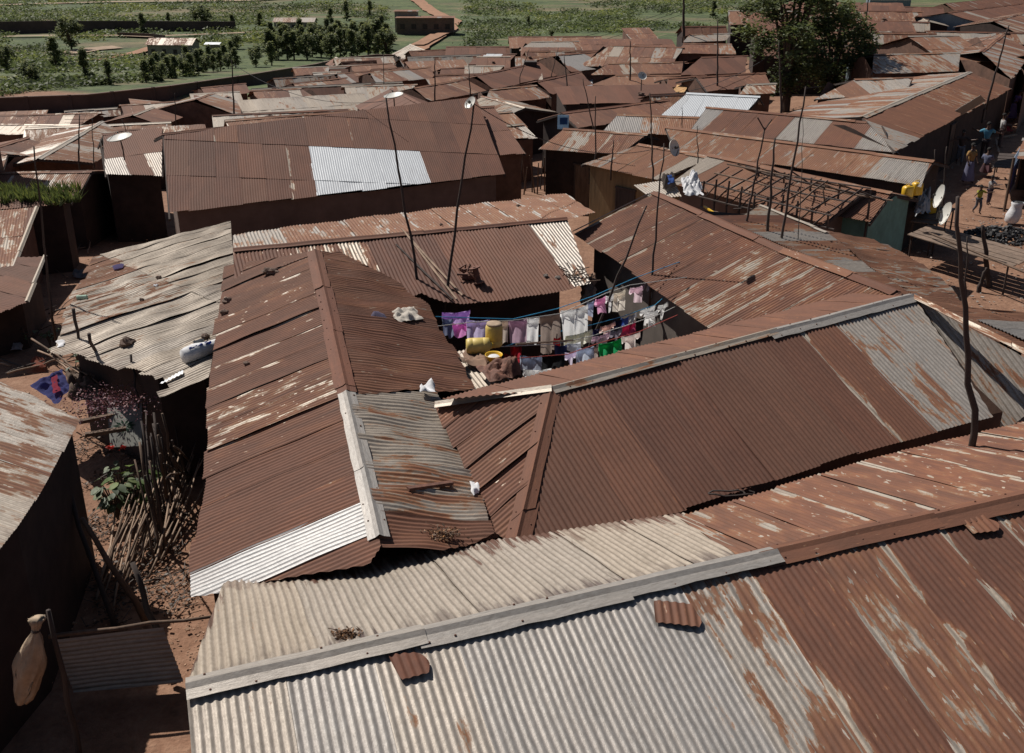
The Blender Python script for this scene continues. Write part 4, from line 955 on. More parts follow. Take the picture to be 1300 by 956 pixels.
simple_house('unfinished_building', 'long brown roofless block building beside the dirt road', (541, 43), 15, 6, 4.3, BRICK, 'dusty', .0, gab=False, rise=.12, wins=5)
simple_house('block_store', 'smaller taller block room attached at the left of the roofless building', (517, 41), 6, 5, 5.6, PALEW, 'dusty', .0, gab=False, rise=.12, wins=2)
simple_house('tiny_hut', 'tiny white roofed hut right of the lone valley house', (272, 62), 3, 2, 1.2, PALEW, 'white', -.1, rise=.3, cat='hut')
# distant walls of the fields
def far_wall(px, label, h, m=PERIM):
    root = None; mb = MB(); pts = [P(*p) for p in px]
    for a, b_ in zip(pts, pts[1:]):
        k = max(1, int((b_ - a).length / 6))
        for i in range(k):
            c0_, c1_ = a.lerp(b_, i / k), a.lerp(b_, (i + 1) / k); c0_.z = g(c0_.x, c0_.y); c1_.z = g(c1_.x, c1_.y)
            mb.beam(c0_ + V((0, 0, h / 2 - .6)), c1_ + V((0, 0, h / 2 - .6)), .25, h + 1.2)
    return tag(mb.build('field_wall', m), label, 'wall')
far_wall([(-40, 44), (60, 42), (150, 42), (300, 43)], 'low dark wall crossing the fields behind the lone valley house', 3.2)
far_wall([(150, 48), (195, 50), (210, 52)], 'short inner dark wall left of the lone valley house', 1.4)
# ================================================================== vegetation
def tree_mesh(seed, h, cw, nclump, leaves, ls, trunk_h=.3, cone=0., lm=LEAF, spread=.5, cl=.32):
    r_ = random.Random(seed); tk = MB(); tp = V((r_.uniform(-.3, .3), 0, h * .55)); tr = h * .022 + .04
    tk.tube([V((0, 0, -.4)), V((.05, 0, h * .15)), tp * .6, tp], [tr * 1.3, tr, tr * .8, tr * .4], 7)
    cr = MB()
    for c in range(nclump):
        z = trunk_h + (1 - trunk_h) * (r_.random() ** .8)
        prof = (1 - ((z - trunk_h) / (1 - trunk_h)) ** 1.5) if cone else math.sqrt(max(.05, 1 - ((z - .62) / .42) ** 2))
        a = r_.uniform(0, 6.283); rad = cw / 2 * prof * math.sqrt(r_.random()) * (1 + .25 * noise.noise(V((math.cos(a) * 2, math.sin(a) * 2, seed + z * 3))))
        cp = V((math.cos(a) * rad, math.sin(a) * rad, z * h)); cs = cw * cl * r_.uniform(.35, .75)
        if c % 4 == 0: tk.tube([V((0, 0, h * (trunk_h + .1 * r_.random()))), cp * .5 + V((0, 0, h * .25)), cp], [tr * .5, tr * .3, tr * .1], 5)
        ct = r_.uniform(.1, .8)
        for l in range(leaves):
            d = V((r_.gauss(0, 1), r_.gauss(0, 1), r_.gauss(0, .7))); d = d * (cs * .5)
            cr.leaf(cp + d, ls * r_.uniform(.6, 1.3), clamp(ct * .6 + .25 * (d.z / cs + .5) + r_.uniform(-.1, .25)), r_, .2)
    return tk, cr
PROTO = {}
def plant_tree(key, loc, s, label, name='tree', cat='tree', group=None, rz=0., args=None, lm=LEAFF):
    root = thing(name, loc, label, cat, group); root.rotation_euler = (0, 0, rz); root.scale = (s, s, s)
    if key not in PROTO:
        tk, cr = tree_mesh(**args)
        PROTO[key] = []
        for nm, mb, m in (('trunk', tk, BARK), ('crown', cr, lm)):
            me = bpy.data.meshes.new(nm); me.from_pydata(mb.v, [], mb.f); me.materials.append(m)
            if nm == 'crown': a = me.attributes.new('tone', 'FLOAT', 'POINT'); a.data.foreach_set('value', mb.tone)
            PROTO[key].append((nm, me))
    for nm, me in PROTO[key]:
        o = bpy.data.objects.new(nm, me); COL.objects.link(o); o.parent = root
    return root
# the big dark tree
tb = P(996, 141)
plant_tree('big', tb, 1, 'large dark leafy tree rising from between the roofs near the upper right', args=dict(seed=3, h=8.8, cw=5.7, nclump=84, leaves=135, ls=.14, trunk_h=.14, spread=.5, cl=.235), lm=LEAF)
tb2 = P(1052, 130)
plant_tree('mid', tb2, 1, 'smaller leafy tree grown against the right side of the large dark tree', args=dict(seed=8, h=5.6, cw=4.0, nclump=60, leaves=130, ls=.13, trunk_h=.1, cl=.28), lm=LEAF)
A1 = [dict(seed=21, h=7.5, cw=4.2, nclump=34, leaves=62, ls=.33, trunk_h=.06, cone=1), dict(seed=22, h=7., cw=5.2, nclump=36, leaves=62, ls=.33, trunk_h=.08), dict(seed=23, h=8.4, cw=4., nclump=36, leaves=62, ls=.33, trunk_h=.05, cone=1)]
rt_ = random.Random(11)
n_ = 0
for rowi, (y0, y1, k) in enumerate(((74, 71, 15), (66, 61, 16), (58, 53, 15))):
    for i in range(k):
        t = i / (k - 1); x = 342 + (500 - 342) * t + rt_.uniform(-3, 3) + rowi * 3; q = P(x, y0 + (y1 - y0) * t + rt_.uniform(-1.5, 1.5))
        if x > 492: continue
        plant_tree('f%d' % ((i + rowi) % 3), q, rt_.uniform(.62, .8), 'dense dark tree of the plantation planted in rows beyond the wall', 'plantation_tree', 'tree', 'plantation trees beyond the wall', rt_.uniform(0, 6), A1[(i + rowi) % 3])
for i in range(26):
    t = i / 25; x = 186 + 118 * t; y = 109 - 24 * t + (i % 2) * -9 + rt_.uniform(-2, 2)
    if x > 300: continue
    plant_tree('f%d' % (i % 3), P(x, y), rt_.uniform(.36, .5), 'dark bushy tree in the thicket right behind the long dark wall', 'thicket_tree', 'tree', 'thicket trees behind the wall', rt_.uniform(0, 6), A1[i % 3])
for (x, y, s, lb) in ((91, 62, 1.35, 'round dark tree on the bank left of the lone valley house'), (72, 88, 1., 'dark bush below the bare bank at the left'), (182, 46, .95, 'dark tree touching the low field wall left of the lone valley house'), (215, 36, .7, 'small tree standing on the low field wall'), (234, 42, .6, 'little tree right above the lone valley house roof'), (256, 40, 1.35, 'tallest dark tree on the low field wall above the lone valley house'), (296, 42, .8, 'round tree at the right end of the low field wall'), (330, 36, .8, 'tree left of the half sunk pinkish roof'),
                      (301, 62, .62, 'lone young tree between the lone valley house and the plantation'), (185, 80, .35, 'small round bush below the lone valley house'), (325, 84, .75, 'tree at the left foot of the plantation'), (345, 82, .8, 'second tree at the left foot of the plantation'), (420, 32, .9, 'tree right of the half sunk pinkish roof'), (440, 28, 1., 'tall tree above the right end of the plantation'),
                      (470, 24, .9, 'tree above the roofless block building, left side'), (40, 112, .7, 'grey green bush close behind the left part of the long dark wall'), (110, 108, .8, 'wide bush close behind the long dark wall'), (140, 112, .6, 'light green bush close behind the long dark wall'), (10, 90, .8, 'dark shrub at the far left of the field'), (671, 36, .55, 'lone dark bush on the slope above the roofs centre'), (700, 48, .4, 'low dark bush above the bleached long roof'), (955, 20, 1.1, 'dark bushy tree behind the crown of the big tree, left side'), (905, 24, .9, 'green bush at the foot of the slope left of the big tree')):
    s *= .72
    plant_tree('f%d' % (int(x) % 3), P(x, y), s, lb, 'bush' if s < .65 else 'tree', 'bush' if s < .65 else 'tree', None, rt_.uniform(0, 6), A1[int(x) % 3])
# scrub and crops over the valley: nobody could count it
mb = MB(); rs = random.Random(5); cnt = 0
while cnt < 7500:
    px = rs.uniform(-30, 960); py = rs.uniform(-12, 128) ** 1.0
    lim = 128 - .12 * px if px < 440 else (70 - (px - 440) * .07)
    if py > lim: continue
    q = P(px, py)
    if q.y > 900: continue
    if noise.noise(V((q.x * .03, q.y * .022, 1))) + .35 * noise.noise(V((q.x * .12, q.y * .08, 2))) < -.12: continue
    if 190 < px < 255 and 48 < py < 82 or (490 < px < 590 and py < 92) or (340 < px < 400 and 22 < py < 42): continue
    cnt += 1; s = rs.uniform(.5, 1.5) * (1 + q.y / 500); q.z = g(q.x, q.y) + 1.2 * noise.noise(V((q.x * .012, q.y * .012, 5))) if q.y > 120 else g(q.x, q.y)
    t = clamp(.4 + .8 * noise.noise(V((q.x * .05, q.y * .04, 9))) + rs.uniform(-.2, .2), 0, .9)
    for l in range(12): mb.leaf(q + V((rs.gauss(0, .6 * s), rs.gauss(0, .6 * s), rs.uniform(.0, .6 * s))), rs.uniform(.18, .34) * (1 + q.y / 500), clamp(t + rs.uniform(-.15, .2)), rs)
o = mb.build('valley_scrub', SCRUB); tag(o, 'low green scrub, crops and grass tufts spread over the valley floor', 'scrub', kind='stuff')
# weeds on the left roof
mb = MB(); rs = random.Random(6); pz = PZ(50, 255, P(50, 255, 2.3).z).z
for i in range(560):
    q = PZ(rs.uniform(2, 102), rs.uniform(244, 262), pz); hh = rs.uniform(.2, .65); dx, dy = rs.gauss(0, .12), rs.gauss(0, .1)
    if noise.noise(V((q.x * 1.3, q.y * 1.5, 0))) < -.02: continue
    hh *= .75
    w_ = rs.uniform(.015, .035); t = rs.uniform(.2, 1)
    for s in range(3):
        dx, dy = rs.gauss(0, .15), rs.gauss(0, .12)
        a = mb.vert(q + V((-w_, 0, 0)), tone=t * .5); b_ = mb.vert(q + V((w_, 0, 0)), tone=t * .5); c = mb.vert(q + V((dx * .5 + w_, dy * .5, hh * .6)), tone=t); d = mb.vert(q + V((dx, dy, hh)), tone=t)
        mb.face(a, b_, c, d)
tag(mb.build('weeds', WEED), 'bright green weeds sprouting on the roof at the left edge', 'weeds', kind='stuff')

# ================================================================== laundry yard
def garment(x0, y0, x1, y1, dpx, c, kind, label, z=1.95, name=None, seed=0, fold=.05):
    a, b_ = PZ(x0, y0, z), PZ(x1, y1, z + (.0)); L = (b_ - a).length; d = (b_ - a).normalized(); dist = (a - CAM).length
    H_ = dpx / (F / dist) / math.cos(math.radians(18)); nrm = V((-d.y, d.x, 0)).normalized(); r_ = random.Random(seed + int(x0 * 3 + y0)); ph = r_.uniform(0, 6)
    nu, nv = max(8, int(L / .03)), max(6, int(H_ / .05)); mb = MB(); row0 = None
    def shape(u, v):  # kept?
        if kind == 'shirt': return (v < .32) or (.22 < u < .78)
        if kind == 'trousers': return (v < .35) or (u < .46) or (u > .54)
        if kind == 'shorts': return (v < .5) or (u < .45) or (u > .55)
        return True
    ids = {}
    for j in range(nv + 1):
        for i in range(nu + 1):
            u, v = i / nu, j / nv; drop = H_ * v * (1 + .05 * math.sin(u * 9 + ph)); squeeze = 1 - .1 * v * (1 if kind != 'sheet' else .3)
            f = fold * v ** .6 * (math.sin(u * L * 26 + ph) + .5 * math.sin(u * L * 51 + ph * 2 + v * 2)) + .04 * v * math.sin(ph)
            x = (u - .5) * squeeze + .5
            p = a + d * (L * x) + nrm * f + V((0, 0, -drop - .03 * math.sin(math.pi * u)))
            ids[i, j] = mb.vert(p)
    # fold over the line
    top = {}
    for i in range(nu + 1):
        q = V(mb.v[ids[i, 0]]); top[i] = mb.vert(q + nrm * .035 + V((0, 0, -.12 * (1 + .3 * math.sin(i))))); 
        mb.v[ids[i, 0]] = tuple(q + V((0, 0, .008)))
    for i in range(nu): mb.face(ids[i, 0], ids[i + 1, 0], top[i + 1], top[i])
    for j in range(nv):
        for i in range(nu):
            if shape((i + .5) / nu, (j + .5) / nv): mb.face(ids[i, j], ids[i, j + 1], ids[i + 1, j + 1], ids[i + 1, j])
    nm = name or {'shirt': 'shirt', 'trousers': 'trousers', 'shorts': 'shorts', 'sheet': 'hanging_cloth', 'towel': 'towel'}[kind]
    o = mb.build(nm, cloth(c), smooth=True); tag(o, label, {'sheet': 'cloth'}.get(kind, kind), 'laundry on the yard lines'); return o
def line(pts, label, c, z=2.3, r=.008):
    mb = MB(); q = [PZ(x, y, z) for x, y in pts]; fine = []
    for a, b_ in zip(q, q[1:]): fine += [a.lerp(b_, i / 6) for i in range(6)]
    fine.append(q[-1]); mb.tube(fine, r, 5); return tag(mb.build('clothes_line', mat('cord_%d' % int(c[2] * 99), c, .6, .1, 5, 0)), label, 'clothes line')
BL = (.03, .28, .5); WL = (.55, .55, .52); RL = (.45, .08, .06)
line([(553, 402), (651, 405), (707, 392), (753, 376), (806, 353), (870, 330)], 'bright blue line above the purple and white laundry, farthest back', BL, z=2.75)
line([(556, 414), (600, 409), (650, 407), (712, 398), (770, 372), (800, 362), (872, 352)], 'thin pale line carrying the lilac cloths and long white curtain', WL, z=2.75)
line([(640, 440), (690, 425), (753, 412), (790, 402), (832, 387), (880, 345)], 'second blue line crossing behind the navy and white laundry', BL)
line([(636, 440), (703, 437), (750, 427), (790, 415), (840, 398), (880, 378)], 'pale line holding jeans, grey and crimson laundry', WL)
line([(655, 455), (720, 450), (760, 436), (812, 421), (860, 400)], 'nearest front line with the green towel and the checked shirt', RL)
GR = [(561, 397, 597, 394, 17, (.33, .22, .42), 'towel', 'lilac towel at the back left corner of the laundry yard'),
 (561, 404, 575, 405, 20, (.13, .15, .22), 'sheet', 'dark patterned cloth at the left end beneath the lilac towel'),
 (574, 410, 592, 411, 15, (.45, .18, .40), 'shorts', 'bright purple pink piece low at the left end of the laundry'),
 (592, 406, 622, 406, 24, (.34, .30, .44), 'sheet', 'pale lilac sheer cloth right of the bright purple pink piece'),
 (623, 407, 645, 407, 26, (.40, .34, .30), 'sheet', 'beige cloth hanging behind the yellow drum'),
 (646, 407, 669, 405, 25, (.32, .22, .28), 'sheet', 'mauve cloth left of the plain white one'),
 (669, 404, 685, 402, 30, (.72, .72, .70), 'sheet', 'plain white cloth between the mauve and the grey brown ones'),
 (685, 402, 711, 397, 42, (.20, .16, .14), 'sheet', 'grey brown curtain left of the long white one'),
 (712, 395, 747, 387, 39, (.80, .80, .84), 'sheet', 'long bright white curtain with deep folds'),
 (746, 384, 755, 381, 16, (.30, .33, .42), 'shirt', 'grey blue top between the white curtain and the pink one'),
 (756, 380, 769, 376, 16, (.55, .28, .42), 'shirt', 'pink top on the back line'),
 (769, 376, 779, 373, 18, (.70, .68, .66), 'shirt', 'white shirt right of the pink top'),
 (779, 373, 795, 367, 21, (.58, .52, .46), 'shorts', 'cream shorts last on the back line'),
 (718, 427, 752, 418, 15, (.62, .58, .48), 'sheet', 'cream cloth low beside the long white curtain'),
 (703, 429, 712, 428, 10, (.55, .03, .04), 'towel', 'small bright red cloth in the middle rows'),
 (754, 418, 762, 416, 9, (.02, .02, .06), 'towel', 'tiny navy cloth left of the pinkish baby clothes'),
 (762, 415, 781, 408, 12, (.62, .42, .38), 'shirt', 'pinkish baby shirt in the middle row'),
 (780, 407, 789, 406, 10, (.02, .025, .07), 'shorts', 'dark navy shorts between pinkish baby shirt and blue cloth'),
 (789, 404, 798, 402, 10, (.10, .18, .42), 'towel', 'blue cloth in the middle row'),
 (798, 401, 808, 397, 12, (.42, .42, .44), 'shirt', 'light grey shirt right of the blue cloth'),
 (814, 393, 833, 386, 19, (.62, .66, .78), 'shirt', 'white tee shirt with bluish tint high at the right end'),
 (819, 398, 836, 393, 17, (.68, .66, .64), 'shirt', 'white shirt hanging just below the bluish tee shirt'),
 (808, 404, 819, 402, 30, (.015, .014, .016), 'trousers', 'black trousers at the right end of the middle rows'),
 (790, 414, 807, 408, 15, (.34, .05, .12), 'towel', 'crimson towel left of the black trousers'),
 (775, 420, 790, 416, 16, (.13, .12, .15), 'shirt', 'charcoal grey shirt left of the crimson towel'),
 (752, 428, 775, 421, 18, (.46, .36, .42), 'shirt', 'dusty pink lilac blouse above the green towel'),
 (704, 438, 720, 438, 15, (.03, .04, .10), 'shorts', 'navy jeans shorts in the middle of the yard'),
 (720, 436, 737, 434, 18, (.50, .52, .56), 'shirt', 'light grey shirt right of the navy jeans shorts'),
 (648, 439, 662, 439, 21, (.25, .02, .03), 'towel', 'dark red cloth behind the yellow drum, right side'),
 (640, 449, 657, 449, 13, (.20, .02, .03), 'towel', 'deep red cloth lower beside the yellow bowl'),
 (760, 437, 789, 430, 23, (.02, .24, .09), 'towel', 'large green towel on the front line'),
 (789, 428, 813, 421, 22, (.70, .52, .50), 'shirt', 'white shirt with reddish pattern right of the green towel'),
 (732, 442, 754, 440, 20, (.36, .40, .48), 'sheet', 'pale blue grey cloth left of the green towel'),
 (752, 440, 760, 438, 18, (.28, .23, .22), 'towel', 'brown grey strip touching the green towel'),
 (688, 450, 717, 449, 18, (.015, .016, .018), 'sheet', 'broad black cloth at the front left of the laundry'),
 (717, 448, 732, 445, 20, (.48, .44, .54), 'shirt', 'lilac white shirt between broad black and pale blue grey cloths'),
 (660, 451, 688, 452, 17, (.26, .29, .36), 'sheet', 'blue grey patterned cloth left of the broad black one'),
 (664, 469, 700, 468, 7, (.66, .64, .64), 'sheet', 'narrow white strip of cloth lowest at the front'),
 (836, 388, 848, 383, 17, (.60, .58, .62), 'shirt', 'off white shirt at the right end of the upper blue line'),
 (822, 362, 838, 357, 15, (.50, .50, .56), 'shirt', 'pale grey blue shirt highest at the right of the back line'),
 (800, 366, 819, 361, 17, (.62, .45, .50), 'shirt', 'light rose shirt high on the back line'),
 (842, 441, 850, 438, 10, (.60, .40, .40), 'towel', 'pinkish sock cloth leftmost of the far right row'),
 (851, 437, 858, 434, 10, (.65, .62, .58), 'towel', 'white sock cloth second of the far right row'),
 (859, 433, 868, 429, 10, (.42, .36, .33), 'towel', 'greyish sock cloth last of the far right row')]
for a in GR: garment(a[0], a[1], a[2], a[3], a[4] * 1.12, tuple(min(.85, v * 1.5) for v in a[5]), a[6], a[7], z=2.75 if a[1] < 412 and a[0] < 800 and a[4] > 13 else 2.3)
# yellow drums, bowl
def lath(name, prof, p, axis, m, label, cat, n=24, parts=()):
    prof = [(a * .84, b * .84) for a, b in prof]; parts = [(x, [(a * .84, b * .84) for a, b in y], z) for x, y, z in parts]
    root = thing(name, p, label, cat) if parts else None
    mb = MB(); mb.lathe(prof, p, axis, n); o = mb.build('body' if parts else name, m, root, smooth=True)
    for pn, pp, pm in parts: mb = MB(); mb.lathe(pp, p, axis, n); mb.build(pn, pm, root, smooth=True)
    if not parts: tag(o, label, cat)
    return root or o
q = PZ(627, 438, 2.42)
lath('water_drum', [(0, 0), (.17, 0), (.185, .03), (.185, .12), (.178, .13), (.185, .14), (.185, .4), (.17, .45), (.15, .47)], q, (0.02, 0, 1), CREAMP, 'upright faded yellow drum with a dirty cream top in the laundry yard', 'drum', parts=[('lid', [(.15, .46), (.165, .47), (.16, .5), (.06, .49), (0, .485)], SACKB)])
q = PZ(592, 440, 2.5)
lath('water_drum', [(0, 0), (.15, 0), (.175, .04), (.18, .12), (.174, .13), (.18, .14), (.18, .34), (.174, .35), (.18, .36), (.17, .48), (.07, .5), (.07, .54), (0, .54)], q + V((0, 0, .0)), (1, .1, 0), CREAMP, 'faded yellow drum lying on its side left of the upright one', 'drum', parts=[('cap', [(.0, .565), (.05, .565), (.06, .55), (.06, .535)], YEL)])
q = PZ(627, 458, 2.42)
lath('plastic_bowl', [(0, 0), (.11, 0), (.15, .05), (.175, .13), (.185, .135), (.18, .145), (.165, .13), (.14, .055), (.1, .012), (0, .012)], q, (0, 0, 1), YEL, 'yellow plastic bowl holding white things in front of the drums', 'bowl', parts=[('contents', [(0, .1), (.1, .11), (.13, .08)], SACKW)])
def crumple(name, pts, m, label, cat, z=2.4, seed=1, amp=.06, step=.035, plane=None, thick=0):
    W_ = [PZ(x, y, z) if plane is None else plane.px(x, y) + V((0, 0, .03)) for x, y in pts]; a, b_, c, d = W_
    nu = max(6, int((b_ - a).length / step)); nv = max(5, int((d - a).length / step)); mb = MB(); ids = {}
    for j in range(nv + 1):
        for i in range(nu + 1):
            u, v = i / nu, j / nv; p = a.lerp(b_, u).lerp(d.lerp(c, u), v)
            n_ = abs(noise.noise(p * 3.5 + V((seed, 0, 0)))) * amp * 1.6 + abs(noise.noise(p * 9 + V((seed, 3, 0)))) * amp * .8
            ed_ = min(u, v, 1 - u, 1 - v); p = p + V((noise.noise(p * 5) * .06, noise.noise(p * 5 + V((9, 0, 0))) * .06, n_ * min(1, .25 + ed_ * 6)))
            ids[i, j] = mb.vert(p)
    for j in range(nv):
        for i in range(nu): mb.face(ids[i, j], ids[i, j + 1], ids[i + 1, j + 1], ids[i + 1, j])
    return tag(mb.build(name, m, smooth=True), label, cat)
crumple('crumpled_sheet', [(604, 468), (655, 458), (664, 478), (622, 486)], RUSTY, 'rusty brown crumpled metal sheet in front of the yellow bowl', 'sheet', z=2.4, amp=.2)
crumple('sacking', [(590, 442), (622, 446), (618, 468), (588, 462)], mat('brown_sacking', (.20, .12, .08)), 'brown sacking under the yellow drum on its side', 'sack', z=2.36, amp=.12)
crumple('bark_piece', [(562, 451), (594, 455), (592, 461), (560, 457)], WOOD, 'flat strip of dark wood left of the brown sacking', 'wood', z=2.4, amp=.05)
mb = MB(); mb.tube([PZ(655, 437, 2.5), PZ(727, 432, 2.3)], [.022, .018], 6); tag(mb.build('stick', WOODL), 'light brown stick lying across the lines right of the drums', 'stick')
pole((690, 470, 1.6), (706, 422), 'short dark prop stick at the front of the laundry', .02)
crumple('rag', [(495, 398), (525, 392), (537, 408), (505, 412)], mat('dirty_rag', (.42, .38, .33)), 'dirty white rag heap on the middle house right slope', 'rag', plane=pr_, amp=.12)
crumple('rag', [(472, 400), (490, 404), (492, 410), (474, 406)], cloth((.22, .2, .3)), 'small bluish rag left of the dirty white rag heap', 'rag', plane=pr_, amp=.06)
crumple('rag', [(532, 490), (550, 488), (554, 499), (536, 500)], mat('white_rag', (.6, .6, .62)), 'white knotted rag at the end of the hip ridge board', 'rag', z=2.85, amp=.12)
crumple('rag', [(596, 612), (606, 614), (610, 628), (600, 632)], mat('white_rag', (.6, .6, .62)), 'white rag caught in the valley left of the hipped roof', 'rag', z=2.6, amp=.1)
DRY = leafmat('dry_litter', (.20, .12, .075), .2)
def litter(px, py, pl, r, n, lb, name='litter_clump'):
    rs = random.Random(int(px)); c = pl.px(px, py); mb = MB()
    for i in range(n):
        q = c + V((rs.gauss(0, r), rs.gauss(0, r * .6), abs(rs.gauss(0, r * .35)) + .02)); mb.leaf(q, rs.uniform(.012, .035), rs.random(), rs)
        if i % 6 == 0: mb.tube([q, q + V((rs.uniform(-.1, .1), rs.uniform(-.06, .06), rs.uniform(0, .03)))], .004, 4, tone=.3)
    tag(mb.build(name, DRY), lb, 'litter')
litter(562, 682, pr_, .1, 260, 'brown litter clump at the bottom of the rusty valley sheets')
litter(439, 809, pf, .06, 160, 'dry brown twig clump lying on the whitish foreground slope')
mb = MB(); c = pf.px(925, 632) + V((0, 0, .04)); mb.tube([c + V((math.cos(i * .5) * (.2 + .01 * i), math.sin(i * .5) * .06, .02 + .01 * (i % 3))) for i in range(15)], .012, 5); tag(mb.build('strap', WOODD), 'dark twisted strap lying at the eave of the plain brown slope', 'strap')
mb = MB(); mb.beam(pr_.px(518, 627) + V((0, 0, .07)), pr_.px(574, 618) + V((0, 0, .06)), .07, .04); tag(mb.build('plank', RUSTY), 'narrow rusty plank lying over the pale sheets of the middle house', 'plank')
# stones
def stone(px, py, pl, r, lb, m=STONE, sq=(1, 1, .7)):
    c = pl.px(px, py) if isinstance(pl, Plane) else PZ(px, py, pl); mb = MB(); mb.blob(c + V((0, 0, r * .5)), (r * sq[0], r * sq[1], r * sq[2]), seed=px, n=10, amp=.6); tag(mb.build('stone', m, smooth=False), lb, 'stone')
for a in ((344, 348, pl_, .13, 'large flat stone near the top of the middle house left slope', STONE, (1.3, .8, .5)), (288, 384, pl_, .09, 'dark stone upper of two at the left edge of the middle house roof'), (285, 399, pl_, .08, 'dark stone lower of two at the left edge of the middle house roof'),
          (161, 438, pw, .13, 'square brown block on the whitish shed roof'), (261, 430, pw, .08, 'brown stone holding a dark rag on the whitish shed roof'), (250, 457, pw, .09, 'brown stone left of the rolled white sack'), (202, 354, pw, .06, 'little dark stone upper on the whitish shed roof'), (180, 382, pw, .05, 'little dark stone at the centre of the whitish shed roof'), (198, 364, pw, .05, 'little pale stone at the centre of the whitish shed roof', SACKW),
          (693, 352, pc, .06, 'left of two pale stones near the courtyard house eave', GREYW), (708, 354, pc, .06, 'right of two pale stones near the courtyard house eave', GREYW), (313, 463, pl_, .05, 'small stone on the middle house left slope'), (658, 263, pb, .06, 'dark lump on the back slope of the courtyard house'), (560, 286, pb, .04, 'tiny lump further left on the back slope of the courtyard house')):
    stone(*a)
crumple('rag', [(243, 436), (258, 432), (262, 440), (246, 444)], cloth((.08, .09, .11)), 'dark rag pinned by a stone on the whitish shed roof', 'rag', plane=pw, amp=.08)
crumple('rag', [(142, 340), (156, 336), (158, 341), (144, 344)], cloth((.12, .10, .25)), 'tiny violet rag at the upper left of the whitish shed roof', 'rag', plane=pw, amp=.04)
mb = MB(); c = pw.px(98, 381) + V((0, 0, .05)); mb.lathe([(0, 0), (.05, 0), (.055, .02), (.055, .2), (.03, .22), (0, .22)], c, (1, .2, 0), 14); tag(mb.build('tin_can', mat('green_white_tin', (.35, .5, .4))), 'greenish tin can lying on the left edge of the whitish shed roof', 'can')
crumple('rag', [(72, 436), (82, 434), (83, 442), (74, 443)], mat('white_rag', (.6, .6, .62)), 'white scrap on the bottom left corner of the whitish shed roof', 'rag', plane=pw, amp=.06)
# rolled white sack
sa, sb = pw.px(233, 462) + V((0, 0, .14)), pw.px(287, 443) + V((0, 0, .14)); root = thing('sack', sa, 'rolled white woven sack with blue print and open end on the whitish shed roof', 'sack')
mb = MB(); ax = (sb - sa).normalized(); L_ = (sb - sa).length; qn = ax.to_track_quat('Z', 'Y').to_matrix(); rings = []
for i in range(15):
    t = i / 14; r0 = .15 * (.75 + .25 * math.sin(math.pi * min(1, t * 1.3 + .15))) * (.9 if i == 0 else 1)
    rings.append([mb.vert(sa + ax * L_ * t + qn @ V((math.cos(j * .3142) * r0 * (1 + .12 * noise.noise(V((j * .7, t * 5, 1)))), math.sin(j * .3142) * r0 * (1 + .12 * noise.noise(V((j * .7, t * 5, 8)))) , 0))) for j in range(20)])
for a, b_ in zip(rings, rings[1:]):
    for j in range(20): mb.face(a[j], a[(j + 1) % 20], b_[(j + 1) % 20], b_[j])
mb.face(*rings[0][::-1]); mb.build('fabric', SACKW, root, smooth=True)
mb = MB(); mb.blob(sb - ax * .03, (.1, .12, .12), seed=3, n=12); mb.build('contents', mat('brown_litter', (.14, .08, .055)), root)
mb = MB()
for k in range(3): mb.beam(sa + ax * (.2 + .16 * k) + V((-.02, -.11, .105)), sa + ax * (.3 + .16 * k) + V((-.02, -.11, .115)), .005, .05)
for k in range(4): mb.beam(sa + ax * (.17 + .1 * k) + V((-.01, -.07, .135)), sa + ax * (.22 + .1 * k) + V((-.01, -.07, .14)), .03, .004)
mb.build('print', cloth((.10, .14, .38)), root)
plate('loose_board', 203, 488, .5, .1, 'white', 'grey white strip jutting from the lower edge of the whitish shed roof', plane=pw, seed=3, cat='board', rot=2.2)
# spools and sticks on the courtyard roof
def spool(px, py, r, h, axis, lb):
    p = pc.px(px, py) + V((0, 0, .03)); root = thing('cable_spool', p, lb, 'spool')
    for nm, pf_ in (('core', [(r * .55, .02), (r * .5, h / 2), (r * .55, h - .02)]), ('flange', [(0, 0), (r, 0), (r, .025), (r * .5, .03)]), ('flange', [(r * .5, h - .03), (r, h - .025), (r, h), (r * .35, h), (r * .3, h - .05), (0, h - .05)])):
        mb = MB(); mb.lathe(pf_, p, axis, 18); mb.build(nm, RUSTY, root, smooth=False)
spool(608, 361, .12, .34, (-.25, .1, .95), 'taller upright rusty spool on the courtyard house roof')
mb = MB(); rs = random.Random(2)
for i in range(7):
    a = pc.px(585 + rs.uniform(0, 18), 352 + rs.uniform(-3, 6)) + V((0, 0, .05)); mb.tube([a, a + V((rs.uniform(-.15, .15), rs.uniform(-.1, .1), rs.uniform(.05, .22))), a + V((rs.uniform(-.2, .2), 0, .1))], .025, 6)
mb.blob(pc.px(594, 355) + V((0, 0, .07)), (.16, .1, .08), seed=4, n=10)
tag(mb.build('scrap_iron', RUSTY), 'tangle of rusty engine scrap left of the upright spool', 'scrap')
mb = MB()
for i in range(26):
    a = pc.px(rs.uniform(720, 747), rs.uniform(342, 361)) + V((0, 0, .04)); mb.tube([a, a + V((rs.uniform(-.25, .25), rs.uniform(-.2, .2), rs.uniform(0, .15)))], .012, 4)
tag(mb.build('twig_heap', WOOD), 'heap of dry twigs on the lower corner of the pale sheet', 'twigs', kind='stuff')
